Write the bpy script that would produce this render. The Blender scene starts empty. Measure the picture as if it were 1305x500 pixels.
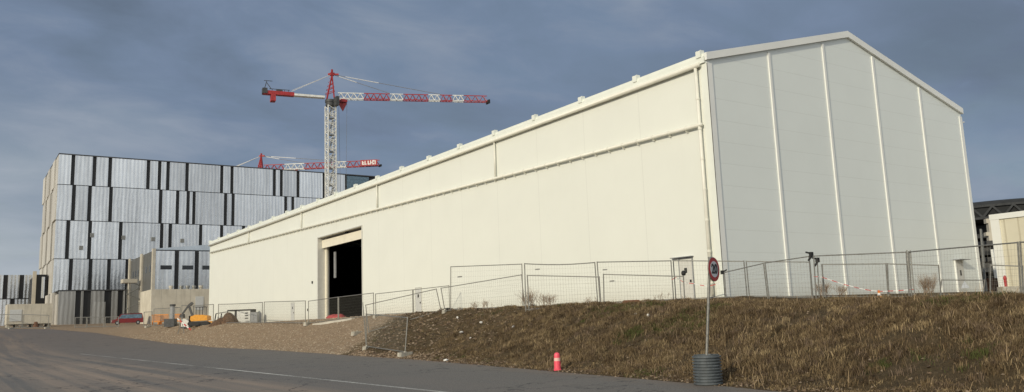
import bpy, math, random
import numpy as np
from mathutils import Vector, Matrix, noise
random.seed(7); rng = np.random.default_rng(7)
PI = math.pi
scn = bpy.context.scene
C = scn.collection
# ------------------------------------------------------------------ camera (solved from the hangar's geometry)
f_, th, pi_, ro = 1036.59, 0.600758, 0.154218, -0.0376138
PX, PY = 652.5-1.31, 250-4.21
F0 = Vector((math.sin(th), math.cos(th), 0)); R0 = Vector((math.cos(th), -math.sin(th), 0)); U0 = Vector((0, 0, 1))
Fv = F0*math.cos(pi_)+U0*math.sin(pi_); Uv = -F0*math.sin(pi_)+U0*math.cos(pi_)
Rv = R0*math.cos(ro)+Uv*math.sin(ro); Uv = -R0*math.sin(ro)+Uv*math.cos(ro)
EYE = Vector((0, 0, 1.6))
def at(x, y, ax, v):
    d = Fv + Rv*((x-PX)/f_) + Uv*((PY-y)/f_)
    if ax == 'D': return EYE + d*(v/math.hypot(d.x, d.y))
    i = 'XYZ'.index(ax)
    return EYE + d*((v-EYE[i])/d[i])
cam = bpy.data.cameras.new('camera'); co = bpy.data.objects.new('camera', cam); C.objects.link(co)
M4 = Matrix((Rv, Uv, -Fv)).transposed().to_4x4(); M4.translation = EYE
co.matrix_world = M4
cam.sensor_fit = 'HORIZONTAL'; cam.sensor_width = 36; cam.lens = f_/1305*36
cam.shift_x = 1.31/1305; cam.shift_y = -4.21/1305
cam.clip_start = 0.1; cam.clip_end = 20000
scn.camera = co

# ------------------------------------------------------------------ node helpers / materials
def newmat(name):
    m = bpy.data.materials.new(name); m.use_nodes = True
    nt = m.node_tree; b = nt.nodes['Principled BSDF']
    return m, nt, b
def N(nt, t, **kw):
    n = nt.nodes.new(t)
    for k, v in kw.items():
        if k.startswith('i_'):
            n.inputs[k[2:].replace('_', ' ')].default_value = v
        else: setattr(n, k, v)
    return n
def mixc(nt, fac, a, b, mode='MIX'):
    n = nt.nodes.new('ShaderNodeMix'); n.data_type = 'RGBA'; n.blend_type = mode
    for s, v in ((n.inputs[0], fac), (n.inputs[6], a), (n.inputs[7], b)):
        if hasattr(v, 'is_output'): nt.links.new(v, s)
        else: s.default_value = v if not isinstance(v, tuple) else (*v[:3], 1)
    return n.outputs[2]
def mth(nt, op, a, b=None, c=None, clamp=False):
    n = nt.nodes.new('ShaderNodeMath'); n.operation = op; n.use_clamp = clamp
    for s, v in zip(n.inputs, (a, b, c)):
        if v is None: continue
        if hasattr(v, 'is_output'): nt.links.new(v, s)
        else: s.default_value = v
    return n.outputs[0]
def ramp(nt, fac, stops):
    n = nt.nodes.new('ShaderNodeValToRGB'); e = n.color_ramp.elements
    while len(e) < len(stops): e.new(0.5)
    for k, (p, c) in enumerate(stops):
        e[k].position = p; e[k].color = (*c, 1) if isinstance(c, tuple) else (c, c, c, 1)
    nt.links.new(fac, n.inputs[0]); return n.outputs[0]
def wnoise(nt, scale, detail=4, rough=.55, stretch=None, coord='pos', dist=0):
    if coord == 'pos':
        v = nt.nodes.new('ShaderNodeNewGeometry').outputs['Position']
    else:
        v = nt.nodes.new('ShaderNodeTexCoord').outputs[coord]
    if stretch:
        mp = nt.nodes.new('ShaderNodeMapping'); mp.inputs['Scale'].default_value = stretch
        nt.links.new(v, mp.inputs[0]); v = mp.outputs[0]
    n = N(nt, 'ShaderNodeTexNoise', i_Scale=scale, i_Detail=detail, i_Roughness=rough, i_Distortion=dist)
    nt.links.new(v, n.inputs['Vector']); return n.outputs['Fac']
def bump(nt, b, h, strength=.3, dist=.02):
    n = N(nt, 'ShaderNodeBump', i_Strength=strength, i_Distance=dist)
    nt.links.new(h, n.inputs['Height']); nt.links.new(n.outputs[0], b.inputs['Normal'])
def groove(nt, axis, period, width, offset=0):
    g = nt.nodes.new('ShaderNodeNewGeometry').outputs['Position']
    s = nt.nodes.new('ShaderNodeSeparateXYZ'); nt.links.new(g, s.inputs[0])
    v = mth(nt, 'ADD', s.outputs[axis], -offset)
    fr = mth(nt, 'FRACT', mth(nt, 'DIVIDE', v, period))
    return mth(nt, 'LESS_THAN', fr, width/period)     # 1 in the seam
def plain(name, col, rough=.6, metal=0, var=.12, scale=3, spec=None, bstr=0):
    m, nt, b = newmat(name)
    nz = wnoise(nt, scale, 5, .6)
    lo = tuple(max(0, c*(1-var*1.6)) for c in col); hi = tuple(min(1, c*(1+var)) for c in col)
    c = ramp(nt, nz, [(.3, lo), (.7, hi)])
    nt.links.new(c, b.inputs['Base Color'])
    b.inputs['Roughness'].default_value = rough; b.inputs['Metallic'].default_value = metal
    if bstr: bump(nt, b, wnoise(nt, scale*6, 4), bstr, .02)
    return m
M = {}
# cream sandwich cladding of the hangar, long wall (vertical seams) and gable (horizontal seams)
def cladding(name, axis, period, width, off, base=(.81, .825, .755), second=None):
    m, nt, b = newmat(name)
    n1 = wnoise(nt, .35, 4, .6); n2 = wnoise(nt, 1.6, 5, .6, stretch=(1, 1, .15))
    c = ramp(nt, n1, [(.3, tuple(x*.965 for x in base)), (.7, base)])
    c = mixc(nt, ramp(nt, n2, [(.55, 0.0), (.8, .05)]), c, (.62, .60, .52))
    g = groove(nt, axis, period, width, off)
    c = mixc(nt, mth(nt, 'MULTIPLY', g, .18), c, (.45, .45, .42))
    # dirt splash along the foot of the wall
    gp = nt.nodes.new('ShaderNodeNewGeometry').outputs['Position']
    s = nt.nodes.new('ShaderNodeSeparateXYZ'); nt.links.new(gp, s.inputs[0])
    d = mth(nt, 'SUBTRACT', 3.3, s.outputs[2], clamp=True)
    d = mth(nt, 'MULTIPLY', d, wnoise(nt, 2.5, 5, .7), clamp=True)
    c = mixc(nt, mth(nt, 'MULTIPLY', d, .45), c, (.42, .36, .27))
    nt.links.new(c, b.inputs['Base Color']); b.inputs['Roughness'].default_value = .42
    h = mth(nt, 'ADD', mth(nt, 'MULTIPLY', g, -1.0), mth(nt, 'MULTIPLY', wnoise(nt, .9, 2, .4), .6))
    bump(nt, b, h, .35, .01)
    return m
M['wall'] = cladding('cream_wall_cladding', 1, 5.0, .06, 28.2)
M['gable'] = cladding('cream_gable_cladding', 2, 1.15, .03, 2.25, base=(.80, .845, .815))
M['trim'] = plain('cream_trim', (.80, .825, .755), .4, var=.03, scale=.8)
M['trimw'] = plain('white_trim', (.84, .85, .81), .4, var=.03, scale=.8)
M['pipe'] = plain('cream_pipe', (.80, .79, .70), .38, var=.04, scale=2)
M['shutter'] = plain('shutter_slats', (.83, .78, .64), .5, var=.04, scale=1.2)
M['doorgrey'] = plain('pale_grey_door_paint', (.66, .65, .60), .5, var=.05, scale=4)
M['doorw'] = plain('white_door_paint', (.60, .61, .59), .45, var=.05, scale=4)
M['jamb'] = plain('jamb_grey', (.62, .62, .58), .5, var=.05, scale=3)
M['dark'] = plain('near_black_cladding', (.016, .017, .019), .5, var=.2)
M['black'] = plain('black_rubber', (.02, .02, .02), .7, var=.2)
M['inside'] = plain('hangar_inside_shade', (.05, .05, .05), .8, var=.2)  # shade of the interior put into the wall colour
M['insidefloor'] = plain('hangar_floor_shade', (.055, .05, .045), .9, var=.2)  # floor coloured dark to keep it in shade where sun enters
M['glassd'] = plain('dark_glass', (.02, .025, .03), .12, var=.2)
M['galv'] = plain('galvanised_steel', (.25, .245, .225), .5, metal=.45, var=.2, scale=14)
M['galvd'] = plain('dull_galvanised_steel', (.30, .30, .28), .55, metal=.5, var=.25, scale=14)
M['wire'] = plain('fence_wire', (.22, .215, .19), .5, metal=.4, var=.1, scale=9)
M['concrete'] = plain('concrete_block', (.46, .43, .36), .9, var=.2, scale=9, bstr=.4)
M['red'] = plain('crane_red_paint', (.40, .03, .032), .45, var=.2, scale=2)
M['white'] = plain('crane_white_paint', (.78, .78, .74), .45, var=.12, scale=2)
M['rope'] = plain('steel_rope', (.20, .20, .21), .6, var=.1)
M['barred'] = plain('tie_bar_grey', (.62, .63, .64), .5, var=.1)
M['darkgrey'] = plain('dark_grey_paint', (.06, .062, .065), .6, var=.25, scale=3)
M['orange'] = plain('orange_plastic', (.72, .26, .02), .5, var=.12, scale=6)
M['yellow'] = plain('machine_yellow', (.75, .33, .02), .45, var=.15, scale=4)
M['vanred'] = plain('van_red', (.20, .018, .02), .45, var=.1, scale=3)
M['vanblue'] = plain('blue_tarpaulin', (.10, .22, .36), .5, var=.45, scale=3)
M['vanglass'] = plain('sky_tinted_glass', (.12, .20, .27), .15, var=.3, scale=2)  # blue of the sky put into the colour
M['cabwhite'] = plain('machine_white', (.74, .74, .70), .5, var=.12, scale=5)
M['grey'] = plain('mid_grey_paint', (.30, .31, .32), .55, var=.15, scale=5)
M['rust'] = plain('brown_timber', (.16, .07, .035), .8, var=.3, scale=5)
M['cone'] = plain('fluorescent_red_plastic', (.92, .10, .15), .45, var=.08, scale=12)
M['reflect'] = plain('reflective_white', (.82, .80, .76), .35, var=.05, scale=12)
M['signred'] = plain('sign_red', (.38, .012, .02), .4, var=.08, scale=10)
M['signwhite'] = plain('sign_white', (.56, .59, .62), .35, var=.05, scale=10)
M['ink'] = plain('black_lettering', (.012, .012, .014), .5, var=.1)
M['tapered'] = plain('tape_red', (.55, .03, .03), .5, var=.1)
M['tapewhite'] = plain('tape_white', (.8, .8, .78), .5, var=.05)
M['twig'] = plain('dry_twigs', (.30, .21, .14), .9, var=.3, scale=20)
M['truss'] = plain('dark_truss_paint', (.05, .053, .056), .9, var=.2)
M['tdark'] = plain('tower_dark_paint', (.026, .028, .03), .95, var=.3, scale=.5)
M['litter'] = plain('white_litter', (.72, .70, .66), .7, var=.15, scale=10)
M['pilar'] = plain('beige_pillar', (.52, .48, .40), .8, var=.1, scale=.6)
M['roofband'] = plain('pale_roof_sheet', (.55, .60, .64), .25, metal=.8, var=.1, scale=.5)

def metal_panels(name, base, rough=.36, metal=.9):
    m, nt, b = newmat(name)
    oi = nt.nodes.new('ShaderNodeObjectInfo').outputs['Random']
    gp = nt.nodes.new('ShaderNodeNewGeometry').outputs['Position']
    s = nt.nodes.new('ShaderNodeSeparateXYZ'); nt.links.new(gp, s.inputs[0])
    w = mth(nt, 'ADD', s.outputs[0], s.outputs[1])
    warp = mth(nt, 'MULTIPLY', wnoise(nt, .10, 3, .5, stretch=(1, 1, 1.5)), .8)
    ph = mth(nt, 'MULTIPLY', mth(nt, 'ADD', w, warp), 2*PI/.9)
    rib = mth(nt, 'SINE', ph)
    st = wnoise(nt, .9, 4, .65, stretch=(1, 1, .06))
    c = ramp(nt, st, [(.3, tuple(x*.72 for x in base)), (.7, tuple(min(1, x*1.12) for x in base))])
    k = mth(nt, 'ADD', .82, mth(nt, 'MULTIPLY', oi, .26))
    cc = nt.nodes.new('ShaderNodeCombineColor')
    for i in range(3): nt.links.new(k, cc.inputs[i])
    c = mixc(nt, 1.0, c, cc.outputs[0], 'MULTIPLY')
    nt.links.new(c, b.inputs['Base Color'])
    b.inputs['Metallic'].default_value = metal
    r = mth(nt, 'ADD', rough-.06, mth(nt, 'MULTIPLY', wnoise(nt, .6, 3), .14)); nt.links.new(r, b.inputs['Roughness'])
    bump(nt, b, mth(nt, 'ADD', rib, mth(nt, 'MULTIPLY', wnoise(nt, .35, 3), 2.5)), .28, .06)
    return m
M['metal'] = metal_panels('ribbed_metal_cladding', (.82, .845, .86), .27)
M['metallit'] = metal_panels('ribbed_metal_cladding_sunlit', (.74, .70, .62), .5, .35)  # warm sunlight on the left faces put into the colour
M['metalold'] = metal_panels('weathered_metal_cladding', (.50, .50, .48), .45, .8)
M['darkclad'] = metal_panels('dark_grey_cladding', (.15, .15, .14), .55, .2)

def concrete_wall():
    m, nt, b = newmat('cast_concrete')
    n1 = wnoise(nt, .5, 6, .65); n2 = wnoise(nt, 2, 5, .7, stretch=(1, 1, .12))
    c = ramp(nt, n1, [(.3, (.50, .46, .37)), (.7, (.68, .63, .52))])
    c = mixc(nt, ramp(nt, n2, [(.5, 0.), (.8, .5)]), c, (.22, .20, .17))
    g = groove(nt, 0, 2.6, .05, .4)
    c = mixc(nt, mth(nt, 'MULTIPLY', g, .5), c, (.15, .14, .12))
    nt.links.new(c, b.inputs['Base Color']); b.inputs['Roughness'].default_value = .9
    bump(nt, b, n1, .3, .03); return m
M['cwall'] = concrete_wall()
def cream_ribbed():
    m, nt, b = newmat('cream_ribbed_cladding')
    g = groove(nt, 1, .95, .10, .2)
    n1 = wnoise(nt, .6, 4, .6)
    c = ramp(nt, n1, [(.3, (.64, .60, .47)), (.7, (.72, .68, .54))])
    c = mixc(nt, mth(nt, 'MULTIPLY', g, .5), c, (.42, .37, .26))
    nt.links.new(c, b.inputs['Base Color']); b.inputs['Roughness'].default_value = .6
    bump(nt, b, mth(nt, 'MULTIPLY', g, -1.), .6, .05); return m
M['creamrib'] = cream_ribbed()

# ------------------------------------------------------------------ mesh builder
def wloc(o):
    v = Vector((0, 0, 0))
    while o is not None: v = v + Vector(o.location); o = o.parent
    return v
class MB:
    def __init__(s): s.v = []; s.f = []; s.m = []; s.k = 0
    def add(s, vs, fs):
        o = len(s.v); s.v += [tuple(v) for v in vs]; s.f += [tuple(i+o for i in f) for f in fs]; s.m += [s.k]*len(fs); return s
    def mat(s, k): s.k = k; return s
    def box(s, a, b):
        x0, y0, z0 = [min(a[i], b[i]) for i in range(3)]; x1, y1, z1 = [max(a[i], b[i]) for i in range(3)]
        return s.add([(x0,y0,z0),(x1,y0,z0),(x1,y1,z0),(x0,y1,z0),(x0,y0,z1),(x1,y0,z1),(x1,y1,z1),(x0,y1,z1)],
                     [(0,3,2,1),(4,5,6,7),(0,1,5,4),(1,2,6,5),(2,3,7,6),(3,0,4,7)])
    def cyl(s, a, b, r, n=8, r2=None, cap=True):
        a = Vector(a); b = Vector(b); d = (b-a)
        if d.length < 1e-6: return s
        d.normalize(); up = Vector((0,0,1)) if abs(d.z) < .95 else Vector((1,0,0))
        u = d.cross(up).normalized(); w = d.cross(u); r2 = r if r2 is None else r2
        vs = []
        for k in range(n):
            t = 2*PI*(k+.5)/n; vs.append(a+(u*math.cos(t)+w*math.sin(t))*r)
        for k in range(n):
            t = 2*PI*(k+.5)/n; vs.append(b+(u*math.cos(t)+w*math.sin(t))*r2)
        fs = [(k, (k+1) % n, n+(k+1) % n, n+k) for k in range(n)]
        if cap: fs += [tuple(range(n-1, -1, -1)), tuple(range(n, 2*n))]
        return s.add(vs, fs)
    def beam(s, a, b, w): return s.cyl(a, b, w*.7071, 4)
    def tri(s, a, b, r): return s.cyl(a, b, r, 3, cap=False)
    def prism(s, pts, d):          # polygon extruded along d
        n = len(pts); d = Vector(d); p2 = [Vector(p)+d for p in pts]
        return s.add(list(pts)+p2, [tuple(range(n-1, -1, -1)), tuple(range(n, 2*n))]+[(k, (k+1) % n, n+(k+1) % n, n+k) for k in range(n)])
    def lathe(s, c, prof, n=24):
        vs = []; fs = []
        for (r, z) in prof:
            for k in range(n):
                t = 2*PI*k/n; vs.append((c[0]+r*math.cos(t), c[1]+r*math.sin(t), c[2]+z))
        m = len(prof)
        for j in range(m-1):
            for k in range(n): fs.append((j*n+k, j*n+(k+1) % n, (j+1)*n+(k+1) % n, (j+1)*n+k))
        fs += [tuple(range(n-1, -1, -1)), tuple(range((m-1)*n, m*n))]
        return s.add(vs, fs)
    def build(s, name, mat, parent=None, origin=None, smooth=False):
        o = wloc(parent) if parent is not None else Vector((0, 0, 0))
        org = Vector(origin) if origin is not None else o
        me = bpy.data.meshes.new(name)
        me.from_pydata([(v[0]-org.x, v[1]-org.y, v[2]-org.z) for v in s.v], [], s.f)
        for mm in (mat if isinstance(mat, (list, tuple)) else [mat]): me.materials.append(M[mm] if isinstance(mm, str) else mm)
        if any(s.m): me.polygons.foreach_set('material_index', s.m)
        if smooth: me.polygons.foreach_set('use_smooth', [True]*len(s.f))
        me.validate(); me.update()
        ob = bpy.data.objects.new(name, me); C.objects.link(ob)
        ob.parent = parent; ob.location = org-o
        return ob
def tag(o, label, cat, group=None):
    o['label'] = label; o['category'] = cat
    if group: o['group'] = group
    return o
def thing(name, label, cat, loc, group=None):
    o = bpy.data.objects.new(name, None); C.objects.link(o); o.location = loc
    o.empty_display_size = .3
    return tag(o, label, cat, group)
def dup(root, loc, rz=0, label=None):
    r = root.copy(); C.objects.link(r); r.location = loc; r.rotation_euler = (0, 0, rz)
    if label: r['label'] = label
    for ch in list(root.children):
        c = ch.copy(); C.objects.link(c); c.parent = r
        for g in list(ch.children):
            d = g.copy(); C.objects.link(d); d.parent = c
    return r

# ------------------------------------------------------------------ terrain
XE = [(-400, 2), (-40, 11.5), (0, 12.9), (10.5, 13.5), (14, 14.1), (20, 15.0), (27, 16.1), (33, 17), (44, 18), (62, 19.8), (93, 21.2), (110, 20), (130, 17), (150, 13), (180, 6), (220, -6), (400, -60)]
RZ = [(-400, 0), (82, 0), (100, .3), (115, .95), (130, 1.85), (150, 2.75), (180, 3.5), (220, 4.4), (3000, 4.6)]
PZ = [(-400, 1.55), (8, 1.63), (16, 1.72), (22, 1.91), (28, 2.06), (40, 2.22), (92, 2.25), (128, 2.75), (150, 3.0), (180, 3.5), (220, 4.4), (3000, 4.6)]
def lerp(T, y):
    if y <= T[0][0]: return T[0][1]
    for (a, va), (b, vb) in zip(T, T[1:]):
        if y <= b: return va+(vb-va)*(y-a)/(b-a)
    return T[-1][1]
def ss(t): t = max(0., min(1., t)); return t*t*(3-2*t)
def xe(y): return lerp(XE, y)
def road_z(y): return lerp(RZ, y)
def ground(x, y):
    e = xe(y); r = road_z(y); p = max(lerp(PZ, y), r)
    t = (x-e)/6.4
    dh = max(0, 31.9-x, 28-y)
    q = p + (max(2.25, p)-p)*ss(1-dh/9)
    s = ss(t)*.65+max(0, min(1, t))*.35
    z = r+(q-r)*s
    return z
def ground_n(x, y):
    z = ground(x, y)
    e = xe(y)
    k = ss((x-e)/.8)*ss((30.5-x)/2 if 20 < y < 135 else 1) if x < 60 else 0
    soil = ss((46-y+(x-19.6)*.9)/5)
    amp = k*(.035+.09*soil)
    if k > 0 and y < 140:
        z += amp*noise.noise(Vector((x*.55, y*.55, 0)))*1.3 + amp*.55*noise.noise(Vector((x*1.9, y*1.9, 3)))+amp*.3*noise.noise(Vector((x*5, y*5, 9)))
    if x < e: z -= .06*ss((e-x)/.5+.3)
    return z
def axis(segs):
    out = []
    for a, b, st in segs:
        n = max(1, int(round((b-a)/st))); out += [a+(b-a)*i/n for i in range(n)]
    out.append(segs[-1][1]); return out
xs = axis([(-6000, -600, 900), (-600, -60, 60), (-60, 10, 5), (10, 12, .5), (12, 34, .22), (34, 70, 2), (70, 200, 10), (200, 800, 60), (800, 7000, 900)])
ys = axis([(-3000, -300, 400), (-300, -10, 20), (-10, 4, 1), (4, 48, .22), (48, 110, .5), (110, 250, 4), (250, 1000, 50), (1000, 9000, 1000)])
def grid_obj(name, xs, ys, fn, mat):
    nx, ny = len(xs), len(ys)
    vs = [(x, y, fn(x, y)) for y in ys for x in xs]
    fs = [(j*nx+i, j*nx+i+1, (j+1)*nx+i+1, (j+1)*nx+i) for j in range(ny-1) for i in range(nx-1)]
    me = bpy.data.meshes.new(name); me.from_pydata(vs, [], fs); me.polygons.foreach_set('use_smooth', [True]*len(fs)); me.materials.append(mat); me.update()
    o = bpy.data.objects.new(name, me); C.objects.link(o); o['kind'] = 'structure'; return o
def ground_mat():
    m, nt, b = newmat('earth_and_gravel')
    gp = nt.nodes.new('ShaderNodeNewGeometry').outputs['Position']
    s = nt.nodes.new('ShaderNodeSeparateXYZ'); nt.links.new(gp, s.inputs[0])
    # gravel
    nf = wnoise(nt, 5, 8, .85); nm = wnoise(nt, .45, 5, .6); ns = wnoise(nt, 20, 3, .7)
    grav = ramp(nt, nf, [(.34, (.11, .078, .048)), (.5, (.31, .23, .15)), (.66, (.56, .43, .30))])
    grav = mixc(nt, ramp(nt, nm, [(.35, .55), (.65, 0.)]), grav, (.30, .21, .135))
    grav = mixc(nt, ramp(nt, ns, [(.60, 0.), (.72, .7)]), grav, (.55, .46, .36))
    # brown soil
    soil = ramp(nt, nf, [(.3, (.045, .032, .018)), (.55, (.125, .090, .048)), (.8, (.23, .17, .10))])
    soil = mixc(nt, ramp(nt, ns, [(.66, 0.), (.74, .6)]), soil, (.38, .31, .24))
    # boundary: soil where y < 44 + (x-19.6)*.95 (with a ragged edge)
    bd = mth(nt, 'ADD', mth(nt, 'SUBTRACT', s.outputs[1], mth(nt, 'MULTIPLY', mth(nt, 'SUBTRACT', s.outputs[0], 19.6), .95)), -45.0)
    bd = mth(nt, 'ADD', bd, mth(nt, 'MULTIPLY', mth(nt, 'SUBTRACT', wnoise(nt, .5, 5, .7), .5), 7))
    k = mth(nt, 'MULTIPLY', mth(nt, 'ADD', bd, 1.0), .5, clamp=True)
    c = mixc(nt, k, soil, grav)
    nt.links.new(c, b.inputs['Base Color']); b.inputs['Roughness'].default_value = .95
    b.inputs['Specular IOR Level'].default_value = .15
    bump(nt, b, mth(nt, 'ADD', nf, mth(nt, 'MULTIPLY', ns, .5)), .9, .09)
    return m
grid_obj('ground', xs, ys, ground_n, ground_mat())

def asphalt_mat():
    m, nt, b = newmat('asphalt')
    gp = nt.nodes.new('ShaderNodeNewGeometry').outputs['Position']
    s = nt.nodes.new('ShaderNodeSeparateXYZ'); nt.links.new(gp, s.inputs[0])
    nf = wnoise(nt, 22, 6, .9); nm = wnoise(nt, .35, 5, .6)
    c = ramp(nt, nf, [(.34, (.042, .039, .036)), (.5, (.125, .115, .102)), (.68, (.30, .275, .24))])
    c = mixc(nt, ramp(nt, nm, [(.35, .0), (.7, .4)]), c, (.16, .142, .122))
    # mud tracked along the wheel paths left of the white line
    tr = wnoise(nt, 1.0, 4, .6, stretch=(1.1, .018, 1), dist=.0)
    side = mth(nt, 'MULTIPLY', mth(nt, 'SUBTRACT', 9.1, s.outputs[0]), .5, clamp=True)
    side2 = mth(nt, 'ADD', mth(nt, 'MULTIPLY', side, .92), .08)
    mud = mth(nt, 'MULTIPLY', ramp(nt, tr, [(.40, 0.), (.64, .85)]), side2)
    mud = mth(nt, 'MULTIPLY', mud, mth(nt, 'ADD', .55, mth(nt, 'MULTIPLY', nf, .7)), clamp=True)
    c = mixc(nt, mud, c, (.34, .26, .195))
    cl = wnoise(nt, 3.2, 3, .5)
    c = mixc(nt, mth(nt, 'MULTIPLY', ramp(nt, cl, [(.70, 0.), (.74, .8)]), side), c, (.03, .024, .02))
    # far part of the road is dusty
    far = mth(nt, 'MULTIPLY', mth(nt, 'SUBTRACT', s.outputs[1], 45), .012, clamp=True)
    c = mixc(nt, mth(nt, 'MULTIPLY', far, .6), c, (.15, .115, .09))
    # dusty edge towards the bank: distance is measured in a baked attribute
    at_ = nt.nodes.new('ShaderNodeAttribute'); at_.attribute_name = 'edge'
    ed = mth(nt, 'SUBTRACT', 1.0, mth(nt, 'MULTIPLY', at_.outputs['Fac'], .9), clamp=True)
    ed = mth(nt, 'MULTIPLY', ed, ramp(nt, wnoise(nt, 1.6, 5, .7), [(.35, 0.), (.6, .9)]))
    c = mixc(nt, ed, c, (.17, .125, .085))
    # hairline cracks
    v = N(nt, 'ShaderNodeTexVoronoi', feature='DISTANCE_TO_EDGE', i_Scale=.22)
    mp = nt.nodes.new('ShaderNodeVectorMath'); mp.operation = 'ADD'
    nz = N(nt, 'ShaderNodeTexNoise', i_Scale=.9, i_Detail=4.); nt.links.new(gp, nz.inputs['Vector'])
    sc = nt.nodes.new('ShaderNodeVectorMath'); sc.operation = 'SCALE'; sc.inputs[3].default_value = 2.2
    nt.links.new(nz.outputs['Color'], sc.inputs[0]); nt.links.new(gp, mp.inputs[0]); nt.links.new(sc.outputs[0], mp.inputs[1])
    nt.links.new(mp.outputs[0], v.inputs['Vector'])
    cr = mth(nt, 'LESS_THAN', v.outputs['Distance'], .006)
    c = mixc(nt, mth(nt, 'MULTIPLY', cr, .75), c, (.018, .018, .018))
    nt.links.new(c, b.inputs['Base Color'])
    nt.links.new(mth(nt, 'ADD', .72, mth(nt, 'MULTIPLY', mud, .2)), b.inputs['Roughness'])
    bump(nt, b, nf, .5, .012)
    return m
# road sheet, following the edge curve
ry = axis([(-400, -20, 20), (-20, 60, 1.0), (60, 160, 2.5), (160, 420, 10)])
ru = [0, .3, .6, .9, 1.2, 1.6, 2.2, 3, 4, 5.5, 8, 12, 18, 30, 60, 160]
vs = []; edge = []
for y in ry:
    for u in ru:
        e = xe(y)+ (.12*noise.noise(Vector((0, y*.6, 0)))+.06*noise.noise(Vector((3, y*2.2, 0))) if u == 0 and -20 < y < 120 else 0)
        vs.append((e-u, y, road_z(y)+.004)); edge.append(u)
nx = len(ru); fs = [(j*nx+i+1, j*nx+i, (j+1)*nx+i, (j+1)*nx+i+1) for j in range(len(ry)-1) for i in range(nx-1)]
me = bpy.data.meshes.new('road'); me.from_pydata(vs, [], fs)
at_ = me.attributes.new('edge', 'FLOAT', 'POINT'); at_.data.foreach_set('value', edge)
me.materials.append(asphalt_mat()); me.update()
road = bpy.data.objects.new('road', me); C.objects.link(road); road['kind'] = 'structure'
# worn white edge line
def line_mat():
    m, nt, b = newmat('worn_road_paint')
    w = wnoise(nt, 7, 5, .75); w2 = wnoise(nt, .35, 3, .6, stretch=(1, .4, 1))
    nt.links.new(ramp(nt, mth(nt, 'ADD', mth(nt, 'MULTIPLY', w, .6), mth(nt, 'MULTIPLY', w2, .4)), [(.42, (.10, .095, .088)), (.60, (.66, .65, .60))]), b.inputs['Base Color'])
    b.inputs['Roughness'].default_value = .8; return m
lm = MB(); ly = axis([(-20, 82, 2.0)])
for a, b_ in zip(ly, ly[1:]):
    lm.add([(9.33, a, .009), (9.46, a, .009), (9.46, b_, .009), (9.33, b_, .009)], [(0, 1, 2, 3)])
o = lm.build('road_marking', line_mat()); o['kind'] = 'structure'

# ------------------------------------------------------------------ dry grass on the bank (one object of stuff)
def grass_mat():
    m, nt, b = newmat('dry_grass')
    a = nt.nodes.new('ShaderNodeAttribute'); a.attribute_name = 'tint'
    nt.links.new(a.outputs['Color'], b.inputs['Base Color']); b.inputs['Roughness'].default_value = .8
    b.inputs['Specular IOR Level'].default_value = .2
    return m
GM = grass_mat()
def blades(name, n, sampler, label_kind=True):
    V = []; F = []; T = []
    P = sampler(n); n = len(P)
    base = np.array([(p[0], p[1], p[2]) for p in P]); h = np.array([p[3] for p in P]); col = np.array([p[4] for p in P])
    az = rng.uniform(0, 2*PI, n); lean = rng.uniform(.1, 1.1, n)*h; w = rng.uniform(.003, .008, n)
    laz = rng.uniform(0, 2*PI, n)
    wx = np.cos(az)*w; wy = np.sin(az)*w; lx = np.cos(laz)*lean; ly_ = np.sin(laz)*lean
    v = np.zeros((n, 5, 3))
    v[:, 0] = base-np.stack([wx, wy, 0*w+.02], 1); v[:, 1] = base+np.stack([wx, wy, 0*w-.02], 1)
    mid = base+np.stack([lx*.35, ly_*.35, h*.6], 1)
    v[:, 2] = mid+np.stack([wx*.8, wy*.8, 0*w], 1); v[:, 3] = mid-np.stack([wx*.8, wy*.8, 0*w], 1)
    v[:, 4] = base+np.stack([lx, ly_, h*(1-.25*lean/np.maximum(h, .01))], 1)
    idx = np.arange(n)*5
    loops = np.stack([idx, idx+1, idx+2, idx+3, idx+3, idx+2, idx+4], 1).ravel()
    me = bpy.data.meshes.new(name)
    me.vertices.add(n*5); me.vertices.foreach_set('co', v.ravel())
    me.loops.add(n*7); me.loops.foreach_set('vertex_index', loops.astype(np.int32))
    st = np.stack([np.arange(n)*7, np.arange(n)*7+4], 1).ravel(); tot = np.tile([4, 3], n)
    me.polygons.add(n*2); me.polygons.foreach_set('loop_start', st.astype(np.int32)); me.polygons.foreach_set('loop_total', tot.astype(np.int32))
    ca = me.attributes.new('tint', 'FLOAT_COLOR', 'POINT')
    cc = np.ones((n, 5, 4)); cc[:, :, :3] = col[:, None, :]
    ca.data.foreach_set('color', cc.ravel())
    me.materials.append(GM); me.update(calc_edges=True)
    o = bpy.data.objects.new(name, me); C.objects.link(o); return o
def pick_col(x, y):
    g = noise.noise(Vector((x*.35, y*.35, 5))); r = random.random()
    if g > .22 and r < .30: c = (.085, .095, .03)
    elif r < .16: c = (.30, .225, .125)
    elif r < .62: c = (.175, .125, .068)
    elif r < .86: c = (.088, .060, .033)
    else: c = (.16, .115, .078)
    k = random.uniform(.75, 1.2)
    return (c[0]*k, c[1]*k, c[2]*k)
def bank_density(x, y):
    u = x-xe(y); dens = 1.0
    if y > 22: dens *= max(.05, 1-(y-22)/16)
    if u > 7: dens *= .5
    if u < .5: dens *= u*1.4
    pn = noise.noise(Vector((x*.5, y*.5, 11)))+.5*noise.noise(Vector((x*1.4, y*1.4, 31)))
    return dens*max(.12, min(1, .6+pn*1.3))
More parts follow.
